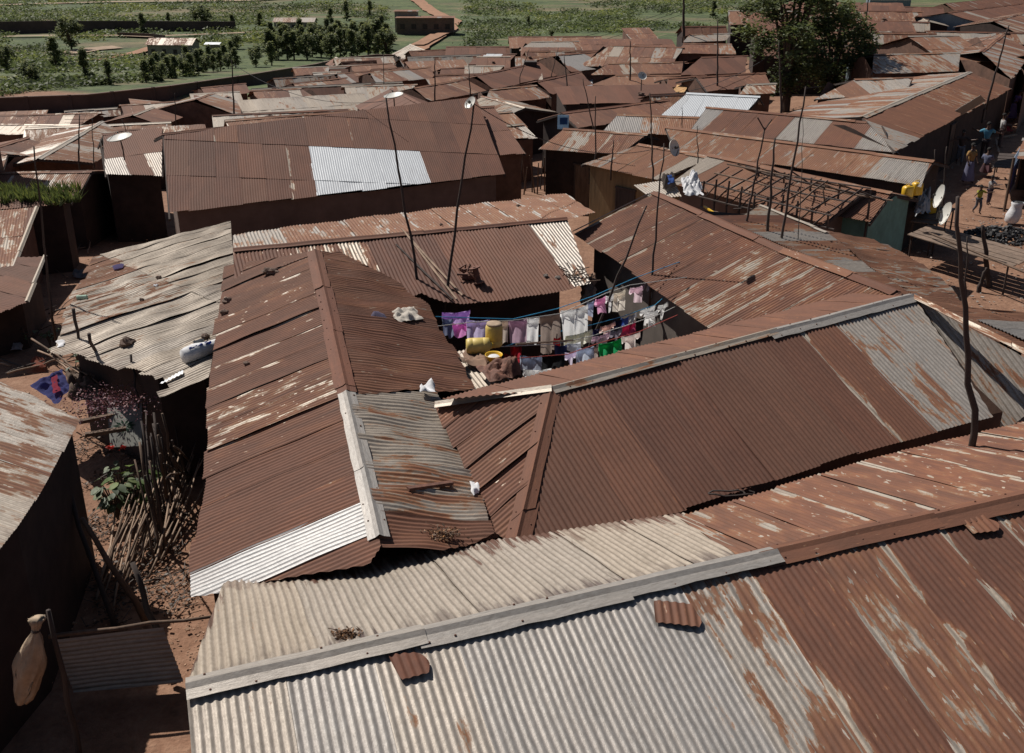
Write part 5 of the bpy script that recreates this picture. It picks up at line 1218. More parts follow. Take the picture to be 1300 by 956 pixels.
for (x0, y0, x1, y1, lb) in ((510, 293, 587, 378, 'longer pale stick lying down the courtyard house roof'), (516, 300, 580, 383, 'thicker pale stick beside the longer one on the courtyard roof'), (503, 313, 575, 383, 'thin dark stick left of the pale pair on the courtyard roof')):
    mb = MB(); mb.tube([pc.px(x0, y0) + V((0, 0, .05)), pc.px((x0 + x1) / 2, (y0 + y1) / 2) + V((0, 0, .04)), pc.px(x1, y1) + V((0, 0, .05))], [.018, .024, .02], 6); tag(mb.build('stick', WOODD if 'dark' in lb else WOODL), lb, 'stick')
crumple('cloth_bundle', [(736, 348), (756, 352), (758, 392), (738, 388)], mat('brown_sacking', (.20, .12, .08)), 'brown sacking bundle hanging below the pale sheet corner', 'bundle', z=2.0, amp=.2)
# rags on the wall beyond the right house
crumple('cloth_bundle', [(866, 230), (886, 226), (892, 248), (868, 250)], mat('white_rag', (.6, .6, .62)), 'white cloth bundle thrown on the ledge behind the steep brown roof', 'bundle', z=2.9, amp=.3)
crumple('cloth_bundle', [(840, 228), (856, 226), (858, 238), (842, 242)], cloth((.12, .10, .09)), 'dark cloth bundle left of the white one on the ledge', 'bundle', z=2.9, amp=.3)
crumple('rag', [(846, 224), (853, 222), (855, 232), (848, 234)], cloth((.05, .12, .4)), 'small blue rag between the two bundles on the ledge', 'rag', z=3.05, amp=.1)
pl9 = Plane(pv(810, 238, 2.75), pv(880, 246, 2.8), pv(860, 228, 2.85))
plate('loose_board', 806, 236, .9, 1.6, 'pale', 'pale flat board under the bundles behind the steep brown roof', plane=pl9, seed=7, cat='board', rot=1.2)
# low painted wall with grey plates behind the ridge of the right house
a, b_ = PZ(888, 262, 2.5), PZ(950, 282, 2.5); root = thing('low_wall', a, 'low wall with whitish ribbed panel and yellow paint mark below the bare roof frame', 'wall')
mb = MB(); mb.beam(a - V((0, 0, .9)), b_ - V((0, 0, .9)), .1, 1.8); mb.build('wall_panel', BRICK, root)
mid = a.lerp(b_, .45); d = (b_ - a).normalized(); mb = MB(); n_ = V((d.y, -d.x, 0)).normalized()
slope(mb, [mid + n_ * .08, b_ + n_ * .08, b_ + n_ * .08 - V((0, 0, .55)), mid + n_ * .08 - V((0, 0, .55))], V((0, 0, -1)), 'white', seed=2, row=.1, amp=.006); mb.build('ribbed_panel', ROOF, root)
mb = MB(); c = mid.lerp(b_, .45) + n_ * .11 - V((0, 0, .3)); pr = None
for i in range(9):
    an = i / 8 * 3.1416; row_ = [mb.vert(c + d * math.cos(an) * r + V((0, 0, math.sin(an) * r))) for r in (.09, .17)]
    if pr: mb.face(pr[0], row_[0], row_[1], pr[1])
    pr = row_
mb.build('paint_mark', YEL, root)
mb = MB(); mb.beam(PZ(894, 262, 2.6), PZ(912, 274, 2.6), .05, .04); tag(mb.build('yellow_batten', YEL), 'short yellow batten at the ridge of the steep brown roof', 'batten')
# bare roof frame
fa, fb = P(893, 244, 2.6), P(1050, 283, 2.6); root = thing('roof_frame', fa, 'bare weathered pole frame of an unfinished roof standing over dusty sheets', 'roof frame')
d = (fb - fa); n_ = V((-d.y, d.x, 0)).normalized(); K_ = 9
def stk(p, q2, r=.03, nm='pole'):
    mb = MB(); m_ = p.lerp(q2, .5) + V((rnd.uniform(-.04, .04), rnd.uniform(-.04, .04), rnd.uniform(-.03, .03))); mb.tube([p, m_, q2], [r, r * .95, r * .8], 5); mb.build(nm, WOODD if rnd.random() < .6 else WOOD, root)
for i in range(K_ + 1):
    p = fa + d * i / K_; stk(p - V((0, 0, .9)), p + V((0, 0, .35 + rnd.uniform(-.1, .15))), .035, 'post'); p2 = p + n_ * 2.1
    if i % 2 == 0: stk(p2 - V((0, 0, .8)), p2 + V((0, 0, .5)), .035, 'post')
    stk(p + V((0, 0, .25)), p + n_ * (1.05 + rnd.uniform(-.2, .2)) + d * rnd.uniform(-.03, .03) + V((0, 0, .7 + rnd.uniform(-.12, .12))), .026, 'rafter'); stk(p2 + V((0, 0, .3)), p + n_ * (1.05 + rnd.uniform(-.2, .2)) + d * rnd.uniform(-.03, .03) + V((0, 0, .7 + rnd.uniform(-.12, .12))), .026, 'rafter')
    if i < K_: stk(p - V((0, 0, .2)), p + d / K_ + V((0, 0, .3)), .022, 'brace')
for t, z in ((0, .22), (0, -.15), (.5, .45), (1.05, .72), (1.6, .5), (2.1, .3)):
    for s0, s1 in ((-.03, .55), (.45, 1.05)): stk(fa + n_ * (t + rnd.uniform(-.1, .1)) + V((0, 0, z + rnd.uniform(-.06, .06))) + d * s0, fa + n_ * (t + rnd.uniform(-.15, .15)) + V((0, 0, z + rnd.uniform(-.1, .06))) + d * s1, .026, 'purlin')
for i in range(10): a = fa + d * rnd.random() + n_ * rnd.uniform(0, 2) + V((0, 0, rnd.uniform(-.3, .5))); stk(a, a + d * rnd.uniform(-.2, .2) + n_ * rnd.uniform(-1, 1) + V((0, 0, rnd.uniform(-.2, .5))), .02, 'loose_pole')

# service wires looping between the poles
for (x0, y0, x1, y1, Y, lb) in ((602, 132, 843, 186, 27, 'thin wire looping from the leaning dish pole to the upright dish pole'), (490, 128, 297, 82, 40, 'thin wire running from the tipped pole back to the wall post'), (1023, 112, 1281, 36, 60, 'thin wire from the tallest leaning pole to the street pole'), (829, 122, 992, 60, 55, 'thin wire passing above the bright white roof to the tree post')):
    mb = MB(); a, c = PY(x0, y0, Y * .9), PY(x1, y1, Y * 1.1); mb.tube([a.lerp(c, i / 16) - V((0, 0, 2.4 * (i / 16) * (1 - i / 16))) for i in range(17)], .008 + Y * .0001, 4); tag(mb.build('wire', WIRE), lb, 'wire')
# ================================================================== street side
# (coordinates through the ground plane of the street, z = 0)
def jerry(p, rz, m, lb, s=1.):
    root = thing('jerrycan', p, lb, 'jerrycan'); R3 = Matrix.Rotation(rz, 3, 'Z'); mb = MB(); prof = []
    for z, k in ((0, .92), (.02, 1), (.28, 1), (.33, .9), (.36, .6)):
        ring = []
        for j in range(16):
            a = j / 16 * 6.2832; cx, cy = math.cos(a), math.sin(a); sx = .15 * math.copysign(abs(cx) ** .45, cx) * k; sy = .11 * math.copysign(abs(cy) ** .45, cy) * k
            ring.append(mb.vert(p + R3 @ V((sx, sy, z)) * s))
        prof.append(ring)
    for a, b_ in zip(prof, prof[1:]):
        for j in range(16): mb.face(a[j], a[(j + 1) % 16], b_[(j + 1) % 16], b_[j])
    mb.face(*prof[-1]); mb.face(*prof[0][::-1]); mb.build('body', m, root, smooth=True)
    mh = MB(); mh.tube([p + R3 @ V((-.08, 0, .34)) * s, p + R3 @ V((-.07, 0, .41)) * s, p + R3 @ V((.03, 0, .41)) * s, p + R3 @ V((.05, 0, .35)) * s], .014 * s, 6); mh.build('handle', m, root)
    mc = MB(); mc.lathe([(.03 * s, 0), (.03 * s, .05 * s), (0, .05 * s)], p + R3 @ V((.1, 0, .335)) * s, n=10); mc.build('cap', DKMET, root); return root
# stall table with jerrycans
def table(corners, z, lb, name='plank_table', nplank=6, m=WOOD, cat='table', leg=.03):
    C4 = [PZ(x, y, z) for x, y in corners]; a, b_, c, d = C4; root = thing(name, (a + c) / 2 - V((0, 0, z)), lb, cat)
    for i in range(nplank):
        t0, t1 = i / nplank, (i + .9) / nplank; mb = MB(); th = V((0, 0, .025)); zz = V((0, 0, rnd.uniform(-.01, .015)))
        q = [a.lerp(d, t0), b_.lerp(c, t0), b_.lerp(c, t1), a.lerp(d, t1)]; jit = rnd.uniform(-.06, .06); dd = (b_ - a).normalized() * jit
        top = [mb.vert(x + dd + zz) for x in q]; bo = [mb.vert(x + dd + zz - th) for x in q]; mb.face(*top); mb.face(*bo[::-1])
        for k in range(4): mb.face(top[k], bo[k], bo[(k + 1) % 4], top[(k + 1) % 4])
        mb.build('plank', m, root)
    for x in C4:
        x = x.lerp((a + c) / 2, .08); mb = MB(); mb.tube([V((x.x, x.y, g(x.x, x.y) - .1)), V((x.x, x.y, z - .02))], [leg, leg * .9], 7); mb.build('leg', WOODD, root)
    return root
table([(1157, 281), (1190, 285), (1213, 264), (1180, 261)], .8, 'low plank table loaded with plastic bundle and yellow jerrycans by the street')
jerry(PZ(1181, 270, .82), .4, YEL, 'yellow jerrycan at the right end of the plank table', 1.1)
jerry(PZ(1172, 266, .82), .1, mat('orange_plastic', (.75, .30, .02), .4, .15, 3, 0), 'orange tinted jerrycan behind the yellow one on the plank table', 1.05)
jerry(PZ(1151, 252, 1.7), .3, YEL, 'yellow jerrycan hung left on the stall rail near the teal gable', 1.1)
jerry(PZ(1163, 247, 1.7), .3, YEL, 'second yellow jerrycan hung right on the stall rail', 1.1)
crumple('plastic_bundle', [(1160, 252), (1178, 250), (1180, 272), (1162, 276)], PLAST, 'shiny clear plastic bundle on the plank table left of the jerrycans', 'bundle', z=1.0, amp=.5)
for i, (bx, tx, ty, lb) in enumerate(((1146, 1150, 222, 'left post of the street stall rack'), (1162, 1166, 216, 'second post of the street stall rack'), (1183, 1187, 190, 'tall post of the street stall rack'), (1196, 1202, 186, 'rightmost post of the street stall rack, leaning over the dirt'))):
    pole((bx, 287 - i * 3, .0), (tx, ty), lb, .04)
for (a_, b2, lb) in (((1146, 252), (1186, 228), 'upper rail of the street stall rack'), ((1146, 263), (1184, 247), 'lower rail of the street stall rack')):
    mb = MB(); mb.tube([PY(*a_, 32.5), PY(*b2, 33.5)], .03, 6); tag(mb.build('rail', WOOD), lb, 'rail')
# rough plank benches lower
table([(1152, 297), (1285, 338), (1318, 322), (1180, 284)], .75, 'long rough plank counter running down to the right edge, dark and dusty', nplank=5, m=mat('dusty_plank', (.17, .12, .09), .9, .5, 6, .6, stretch=(1, 1, .3)))
pole((1256, 362, 0), (1247, 286), 'thick forked trunk post holding the long plank counter', .09, n=8)
pole((1243, 368, 0), (1252, 340), 'second leaning trunk post under the long plank counter', .07, n=8)
mb = MB(); mb.tube([PZ(1180, 296, .9), PZ(1316, 352, .9)], .035, 6); tag(mb.build('rail', WOOD), 'long thin rail in front of the plank counter', 'rail')
# charcoal, sack
mb = MB(); rs = random.Random(4); base = P(1276, 300)
for i in range(420):
    a = rs.uniform(0, 6.28); r = rs.random() ** .5 * 1.15; q = base + V((math.cos(a) * r * 1.1, math.sin(a) * r * .9, max(0, .45 * (1 - r / 1.2)) * rs.random())); s = rs.uniform(.03, .09)
    mb.box(q, (s * 1.6, s, s), Matrix.Rotation(rs.uniform(0, 3), 3, 'Z') @ Matrix.Rotation(rs.uniform(-1, 1), 3, 'X'))
tag(mb.build('charcoal_heap', COAL), 'heap of dark charcoal lumps spread on the ground below the white sack', 'charcoal', kind='stuff')
sp = P(1283, 283); root = thing('sack', sp, 'bulging white woven sack standing open at the street side', 'sack'); mb = MB(); rings = []
for i, (r, z) in enumerate(((.15, 0), (.22, .08), (.25, .3), (.2, .48), (.18, .6), (.22, .7), (.2, .74))):
    rings.append([mb.vert(sp + V((math.cos(j * .3927) * r * (1 + .14 * noise.noise(V((j * .6, i * .6, 2)))) + z * .18, math.sin(j * .3927) * r, z))) for j in range(16)])
for a, b_ in zip(rings, rings[1:]):
    for j in range(16): mb.face(a[j], a[(j + 1) % 16], b_[(j + 1) % 16], b_[j])
mb.build('fabric', SACKW, root, smooth=True)
mb = MB(); mb.blob(sp + V((.13, 0, .68)), (.17, .17, .08), seed=9, n=12); mb.build('contents', COAL, root)
# stall on the right side of the street
sx = P(1284, 268); root = thing('market_stall', sx, 'dark open fronted stall at the right edge with a blue and white upright banner', 'stall')
for (x, y, h) in ((1275, 266, 1.9), (1290, 236, 1.9), (1342, 286, 2.), (1346, 240, 2.)):
    p = P(x, y); mb = MB(); mb.tube([p - V((0, 0, .2)), p + V((0, 0, h))], .05, 6); mb.build('post', WOOD, root)
p0, p1, p2, p3 = P(1276, 264), P(1291, 236), P(1345, 240), P(1341, 286)
mb = MB()
for a, b_ in ((p1, p2), (p2, p3)):
    mb.poly([a - V((0, 0, .3)), b_ - V((0, 0, .3)), b_ + V((0, 0, 1.8)), a + V((0, 0, 1.8))])
mb.build('wall', MUDD, root)
mb = MB(); slope(mb, [p3 + V((.2, -.3, 2.1)), p2 + V((.2, .3, 2.1)), p1 + V((0, .2, 1.85)), p0 + V((0, -.2, 1.85))], None, 'dusty', seg=4, seed=77); mb.build('roof', ROOF, root, smooth=True)
pa, pb_ = p0.lerp(p1, .15), p0.lerp(p1, .85); mb = MB(); mb.beam(pa + V((-.08, 0, .95)), pb_ + V((-.08, 0, .95)), .02, 1.5); bo = mb.build('banner', cloth((.45, .52, .62)), root)
mb = MB(); mb.beam(pa + V((-.1, 0, .75)), pb_ + V((-.1, 0, .75)), .02, 1.0); mb.build('banner_print', cloth((.05, .12, .4)), bo)
table([(1262, 212), (1300, 214), (1304, 196), (1268, 194)], .7, 'small dark market table beside the seated woman', nplank=5, m=WOODD)
# brick row farther along the right side
mb = MB(); q0, q1 = P(1290, 168), P(1318, 120); mb.poly([q0 - V((0, 0, .3)), q1 - V((0, 0, .3)), q1 + V((0, 0, 2.)), q0 + V((0, 0, 2.))]); o = mb.build('street_wall', BRICK); tag(o, 'plain brown block wall along the far right side of the street', 'wall')
for i in range(16):
    pass
# litter planks on the dirt ramp
for (x0, y0, x1, y1, lb) in ((1262, 168, 1300, 156, 'weathered plank lying on the dirt right of the street, upper one'), (1264, 178, 1268, 195, 'pale stick lying lengthwise in the dirt beside the seated woman'), (1264, 177, 1290, 172, 'pale stick lying crosswise in the dirt beside the seated woman')):
    mb = MB(); mb.beam(P(x0, y0) + V((0, 0, .05)), P(x1, y1) + V((0, 0, .05)), .09, .05); tag(mb.build('plank', WOOD if 'weathered' in lb else WOODL), lb, 'plank')
# small plastic hut and shacks with clutter (upper middle)
pp = P(690, 141); root = thing('hut', pp, 'small hut patched with grey plastic sheeting among the middle roofs', 'hut')
mb = MB(); mb.box(pp + V((-1.2, 0, 1.)), (1.9, 1.6, 2.4)); mb.build('wall', MUDD, root)
mb = MB(); c = pp + V((-1.2, 0, 2.3)); slope(mb, [c + V((-1.2, 1, .15)), c + V((1.1, 1, .15)), c + V((1.1, -1, -.05)), c + V((-1.2, -1, -.05))], None, 'palerust', seg=4, seed=5); mb.build('roof', ROOF, root)
a = PZ(712, 122, pp.z + 2.4); mb = MB(); ids = {}
for j in range(16):
    for i in range(30):
        p = pp + V((-.1 + i * .14, .9 - j * .15, 2.1 + .35 * noise.noise(V((i * .35, j * .35, 1))) - .02 * j)); ids[i, j] = mb.vert(p)
for j in range(15):
    for i in range(29): mb.face(ids[i, j], ids[i, j + 1], ids[i + 1, j + 1], ids[i + 1, j])
mb.build('plastic_sheet', PLAST, root)
mb = MB(); bx = P(673, 137); mb.box(bx + V((0, 0, 1.6)), (.9, .9, 3.4)); tag(mb.build('latrine', WOODD), 'narrow dark upright cabin left of the hut patched with plastic', 'cabin')
# blue poster on the dark gable
po = PY(715, 155, P(734, 163, 2.3).y - .25); mb = MB(); mb.box(po, (.5, .03, .62)); root = thing('poster', po, 'square blue and white poster high on the dark gable wall', 'poster')
mb.build('paper', cloth((.35, .45, .55)), root); mb = MB(); mb.box(po + V((.02, -.03, .05)), (.34, .02, .3)); mb.build('printed_panel', cloth((.08, .2, .42)), root)
# tan awning sheet
pl8 = Plane(P(850, 108, 2.4), P(868, 110, 2.4), P(862, 117, 2.2)); mb = MB(); q = [pl8.px(*t) for t in ((856, 107), (873, 110), (868, 119), (850, 115))]; slope(mb, q, None, 'orange', seg=1, amp=0, seed=9); tag(mb.build('awning', mat('tan_board', (.38, .22, .09))), 'tilted tan board awning left of the bright white roof', 'awning')
# grey zinc awning at the street
pl7 = Plane(P(1216, 143, 2.9), P(1250, 128, 2.9), P(1224, 136, 3.15)); q = [pl7.px(*t) for t in ((1212, 141), (1245, 121), (1252, 128), (1222, 146))]; mb = MB(); slope(mb, q, None, 'zinc', seg=4, seed=10); tag(mb.build('awning', ROOF), 'grey zinc awning sheet jutting over the upper street', 'awning')
pl6 = Plane(P(1130, 222, 2.3), P(1180, 232, 2.3), P(1150, 210, 2.6)); q = [pl6.px(*t) for t in ((1128, 204), (1180, 211), (1170, 240), (1110, 222))]; mb = MB(); slope(mb, q, None, 'zinc', seg=4, seed=12, ov=[(0, 1, 0, 1, .1, .9, .4, 0)], lift=.05); tag(mb.build('awning', ROOF), 'grey corrugated awning below the end of the long tawny roof', 'awning')
# fence of poles and debris beside the long house right end
for i in range(22):
    x = 660 + i * 4.6 + rnd.uniform(-2, 2); p = P(x, 246 - (x - 660) * .08 + rnd.uniform(-8, 4)); mb = MB(); h = rnd.uniform(1.1, 1.9)
    mb.tube([p - V((0, 0, .2)), p + V((rnd.uniform(-.3, .3), rnd.uniform(-.2, .2), h))], [.035, .022], 5); tag(mb.build('fence_stick', WOOD if i % 3 else WOODD), 'rough stick of the broken fence between the long barn-like house and ochre walls', 'stick', 'sticks of the broken fence')

# ================================================================== the yard at the lower left
def stick(p, q, r, lb, m=WOOD, name='stick', cat='stick', group=None, bend=.03, n=6):
    mb = MB(); k = 5; pts = []; rr = random.Random(int(p.x * 100 + p.y * 37 + q.z * 11))
    for i in range(k + 1):
        t = i / k; pts.append(p.lerp(q, t) + (V((rr.uniform(-1, 1), rr.uniform(-1, 1), rr.uniform(-1, 1))) * bend if 0 < i < k else V((0, 0, 0))))
    mb.tube(pts, [r * (1 - .35 * i / k) for i in range(k + 1)], n); return tag(mb.build(name, m, smooth=True), lb, cat, group)
rs = random.Random(12)
for i in range(30):
    x = 122 + i * 3.2 + rs.uniform(-8, 8); y = 786 - i * 2.2 - rs.uniform(0, 45)
    p = P(x, y, .05); q = PZ(x + rs.uniform(28, 62), y - rs.uniform(95, 160), rs.uniform(.25, .9))
    stick(p, q, rs.uniform(.012, .024), 'thin grey brown stick leaning in the stick heap of the lower left yard', (WOODL, WOOD, WOODL)[i % 3], group='sticks leaning in the lower left yard')
for i in range(22):
    x = 198 + i * 2.2; p = P(x, 720 - i * 6 + rs.uniform(-20, 20), 0); q = PZ(x - 22 + rs.uniform(-8, 8), 560 + rs.uniform(-50, 60), rs.uniform(1.2, 1.9))
    stick(p, q, rs.uniform(.018, .035), 'dark upright stick of the fence behind the stick heap in the lower left yard', WOODD if i % 3 else WOOD, 'fence_stick', 'stick', 'fence sticks of the lower left yard')
stick(P(148, 800, 0), PZ(74, 582, 1.9), .045, 'dark post leaning out from the left edge shack corner', WOODD, 'post', 'post')
stick(P(185, 790, 0), PZ(104, 658, 1.7), .05, 'stout brown beam slanting from the yard wall to the stick heap', WOOD, 'beam', 'beam')
stick(P(222, 868, 0), PZ(168, 714, 1.5), .055, 'thick dark post standing at the end of the corrugated panel', WOODD, 'post', 'post')
stick(PZ(62, 808, 1.05), PZ(275, 782, 1.1), .03, 'light pole rail lying along the top of the corrugated panel', WOOD, 'rail', 'rail', bend=.015)
stick(PZ(182, 455, 1.7), P(202, 590, .1), .06, 'thick blackened stump post at the shed corner', WOODD, 'post', 'post')
stick(PZ(93, 392, 2.6), PZ(104, 460, 1.5), .035, 'left one of two sticks poking up through the whitish shed edge', WOODD)
stick(PZ(113, 424, 2.5), PZ(132, 468, 1.5), .035, 'right one of two sticks poking up through the whitish shed edge', WOODD)
stick(PZ(166, 450, 2.2), PZ(176, 520, 1.3), .025, 'thin stick left of the blackened stump post', WOODD)
stick(PZ(40, 430, 1.6), PZ(130, 490, 1.4), .02, 'long thin bent branch above the blue and red blanket', WOOD)
stick(PZ(48, 445, 1.5), PZ(120, 484, 1.2), .018, 'lower thin branch just over the blue and red blanket', WOODL)
# corrugated panel
a, b_ = PZ(68, 812, .98), PZ(208, 792, 1.02); a2, b2 = P(96, 872, .05), P(232, 868, .05); root = None; mb = MB()
slope(mb, [a, b_, b2, a2], b_ - a, 'zinc', seed=61, sw=.9, sl_=3, row=.2, ov=[(0, 1, 0, 1, .12, 1.1, .4, 0)], warp=.02); tag(mb.build('corrugated_panel', ROOF, smooth=True), 'dull grey corrugated panel fencing the bottom of the lower left yard', 'panel')
# jute sack on the left
c = PZ(40, 893, 1.0); tp_ = PY(49, 790, c.y); stick(V((tp_.x + .05, c.y + .15, -.1)), tp_ + V((.05, .15, .05)), .04, 'short post from which the tall beige jute sack hangs', WOODD, 'post', 'post'); root = thing('sack', c, 'tall beige jute sack tied at its top in the bottom left corner', 'sack'); tp = PY(47, 785, c.y); H_ = (tp - c).length; mb = MB(); rings = []
for i in range(15):
    t = i / 14; r = (.05, .10, .12, .125, .13, .14, .15, .15, .14, .125, .105, .075, .035, .05, .085)[i]; ff = .75
    rings.append([mb.vert(c.lerp(tp, t) + V((-.12 * (1 - t) ** 2 + math.cos(j * .2244) * r * (1 + ff * noise.noise(V((math.cos(j * .2244) * 2.6, math.sin(j * .2244) * 2.6, t * 2.2)))), math.sin(j * .2244) * r * .8 * (1 + ff * noise.noise(V((j * 1.1, t * 3, 9)))), .025 * noise.noise(V((j * .8, t * 7, 1)))))) for j in range(28)])
for x, y in zip(rings, rings[1:]):
    for j in range(28): mb.face(x[j], x[(j + 1) % 28], y[(j + 1) % 28], y[j])
mb.face(*rings[-1]); mb.build('fabric', SACKB, root, smooth=True); mb = MB(); mb.lathe([(.045, 0), (.052, .015), (.045, .03)], c.lerp(tp, .85), n=14); mb.build('tie', WOODD, root)
# blanket, painted board, timber
crumple('blanket', [(40, 490), (80, 470), (92, 492), (70, 514)], cloth((.05, .06, .22)), 'dark blue blanket hanging at the top left of the yard', 'blanket', z=1.3, amp=.12)
crumple('cloth_strip', [(64, 480), (72, 476), (76, 496), (66, 500)], cloth((.35, .03, .07)), 'red strip of cloth lying over the dark blue blanket', 'cloth', z=1.42, amp=.03)
p0_, p1_ = PZ(136, 518, 1.25), PZ(180, 512, 1.3); q0_, q1_ = PZ(140, 568, .75), PZ(180, 566, .8); root = thing('painted_board', p0_, 'grey metal board with a faded dark green plant painting in the yard', 'board')
mb = MB(); mb.poly([p0_, p1_, q1_, q0_]); mb.poly([x + V((0, .03, -.02)) for x in (p0_, q0_, q1_, p1_)]); mb.build('panel', mat('grey_board', (.20, .20, .18), .8, .4, 3), root)
mb = MB(); c = (p0_ + q1_) / 2; ex = (p1_ - p0_).normalized(); ey = (q0_ - p0_).normalized(); nn = ex.cross(ey); nn = nn if nn.y < 0 else -nn
for i in range(11):
    a = i * .571; v = (ex * math.cos(a) * .17 + ey * math.sin(a) * .11); o_ = c + nn * .02 + v * .25; s = (ex * -math.sin(a) + ey * math.cos(a)) * .025
    mb.poly([o_, o_ + v * .5 + s, o_ + v, o_ + v * .5 - s])
mb.build('plant_painting', cloth((.04, .09, .06)), root)
crumple('brown_tarpaulin', [(84, 474), (128, 470), (132, 508), (90, 512)], mat('brown_tarp', (.10, .065, .045)), 'brown tarpaulin bulging beside the blue blanket', 'tarpaulin', z=1.2, amp=.25)
for k, (x0, y0, x1, y1) in enumerate(((100, 536, 176, 520), (108, 552, 160, 544))):
    mb = MB(); mb.beam(PZ(x0, y0, 1.15), PZ(x1, y1, 1.15), .09, .06); tag(mb.build('timber', WOOD), ('upper', 'lower')[k] + ' of two timbers beneath the purple flowered creeper', 'timber')
# creeper, garden plants
mb = MB(); rs = random.Random(9)
for i in range(1500):
    x = rs.gauss(140, 34); y = rs.gauss(508, 12) - (x - 140) * .12
    if x < 45 or x > 205: continue
    mb.leaf(PZ(x, y, rs.uniform(1.4, 1.75)), rs.uniform(.012, .032), rs.random(), rs)
tag(mb.build('purple_creeper', PURP), 'sprawling creeper covered in tiny purple pink flowers above the yard', 'creeper')
def broad_plant(p, n, h, leaf_l, lb, m=PLANT, name='garden_plant', seed=1, flowers=0):
    r_ = random.Random(seed); root = thing(name, p, lb, 'plant', 'weed tufts in the left alley' if name == 'weed_tuft' else None); st = MB(); lf = MB()
    for i in range(n):
        a = r_.uniform(0, 6.28); hh = h * r_.uniform(.45, 1); top = p + V((math.cos(a) * hh * .35, math.sin(a) * hh * .35, hh)); st.tube([p, p.lerp(top, .5) + V((0, 0, .06)), top], [.014, .01, .006], 5)
        d = V((math.cos(a), math.sin(a), -.25 + r_.uniform(-.2, .3))).normalized(); s = d.cross(V((0, 0, 1))).normalized(); L = leaf_l * r_.uniform(.6, 1.1); w_ = L * .36; t = r_.uniform(.2, .9); prev = None
        for k in range(6):
            u = k / 5; c = top + d * L * u + V((0, 0, -.25 * L * u * u)); ww = w_ * math.sin(math.pi * (u * .86 + .1)); row_ = [lf.vert(c + s * ww * q + V((0, 0, .12 * abs(q) * w_ * (1 + .5 * math.sin(k * 3)))), tone=t) for q in (-1, 0, 1)]
            if prev: lf.face(prev[0], row_[0], row_[1], prev[1]); lf.face(prev[1], row_[1], row_[2], prev[2])
            prev = row_
    st.build('stem', BARK, root); lf.build('foliage', m, root, smooth=True)
    for f in range(flowers):
        a = p + V(((f - .5) * .22 * (1 if flowers > 1 else 0) + .02, 0, h * 1.08)); mf = MB()
        for k in range(34): mf.leaf(a + V((r_.gauss(0, .03), r_.gauss(0, .025), r_.gauss(0, .02))), .028, r_.random(), r_)
        mf.build('flower', REDF, root)
broad_plant(P(150, 660, 0), 70, .8, .17, 'leafy garden plant with large grey green leaves by the stick heap', seed=3)
broad_plant(P(172, 655, 0), 40, .85, .2, 'brighter green broad leaved plant right of the grey green one', leafmat('bright_leaves', (.09, .15, .035), .4), seed=4)
broad_plant(P(186, 640, 0), 26, .7, .17, 'small shaded green plant at the foot of the dark fence sticks', seed=5)
broad_plant(P(156, 622, 0), 7, .8, .14, 'slender plant with two bright red blossoms', seed=6, flowers=2)
broad_plant(P(96, 476, .9), 8, .3, .2, 'little green plant growing beside the left sticks of the whitish shed', seed=7)
# earth clods and litter on the yard ground
mb = MB(); rs = random.Random(14)
for i in range(1900):
    x, y = rs.uniform(30, 262), rs.uniform(300, 868)
    p = P(x, y, 0)
    if rs.random() < .5 and x < 180 and y > 500: continue
    s = rs.uniform(.005, .013) * rs.choice((1, 1, 1, 1.5, 2.4)); mb.box(p + V((0, 0, s * .3)), (s * 2, s * 1.3, s), Matrix.Rotation(rs.uniform(0, 3), 3, 'Z') @ Matrix.Rotation(rs.uniform(-.5, .5), 3, 'X'))
tag(mb.build('rubble', mat('rubble_bits', (.33, .21, .14), .9, .6, 2)), 'scattered earth clods and rubble bits on the yard ground', 'rubble', kind='stuff')
mb = MB()
for i in range(420):
    x, y = rs.uniform(1150, 1300), rs.uniform(170, 420); p = P(x, y, 0); s = rs.uniform(.01, .04); mb.box(p + V((0, 0, s * .2)), (s * 2.4, s * 1.3, s * .6), Matrix.Rotation(rs.uniform(0, 3), 3, 'Z'))
tag(mb.build('litter', mat('pale_litter', (.34, .29, .25), .9, .6, 2)), 'small pale litter and stones scattered over the street dirt', 'litter', kind='stuff')

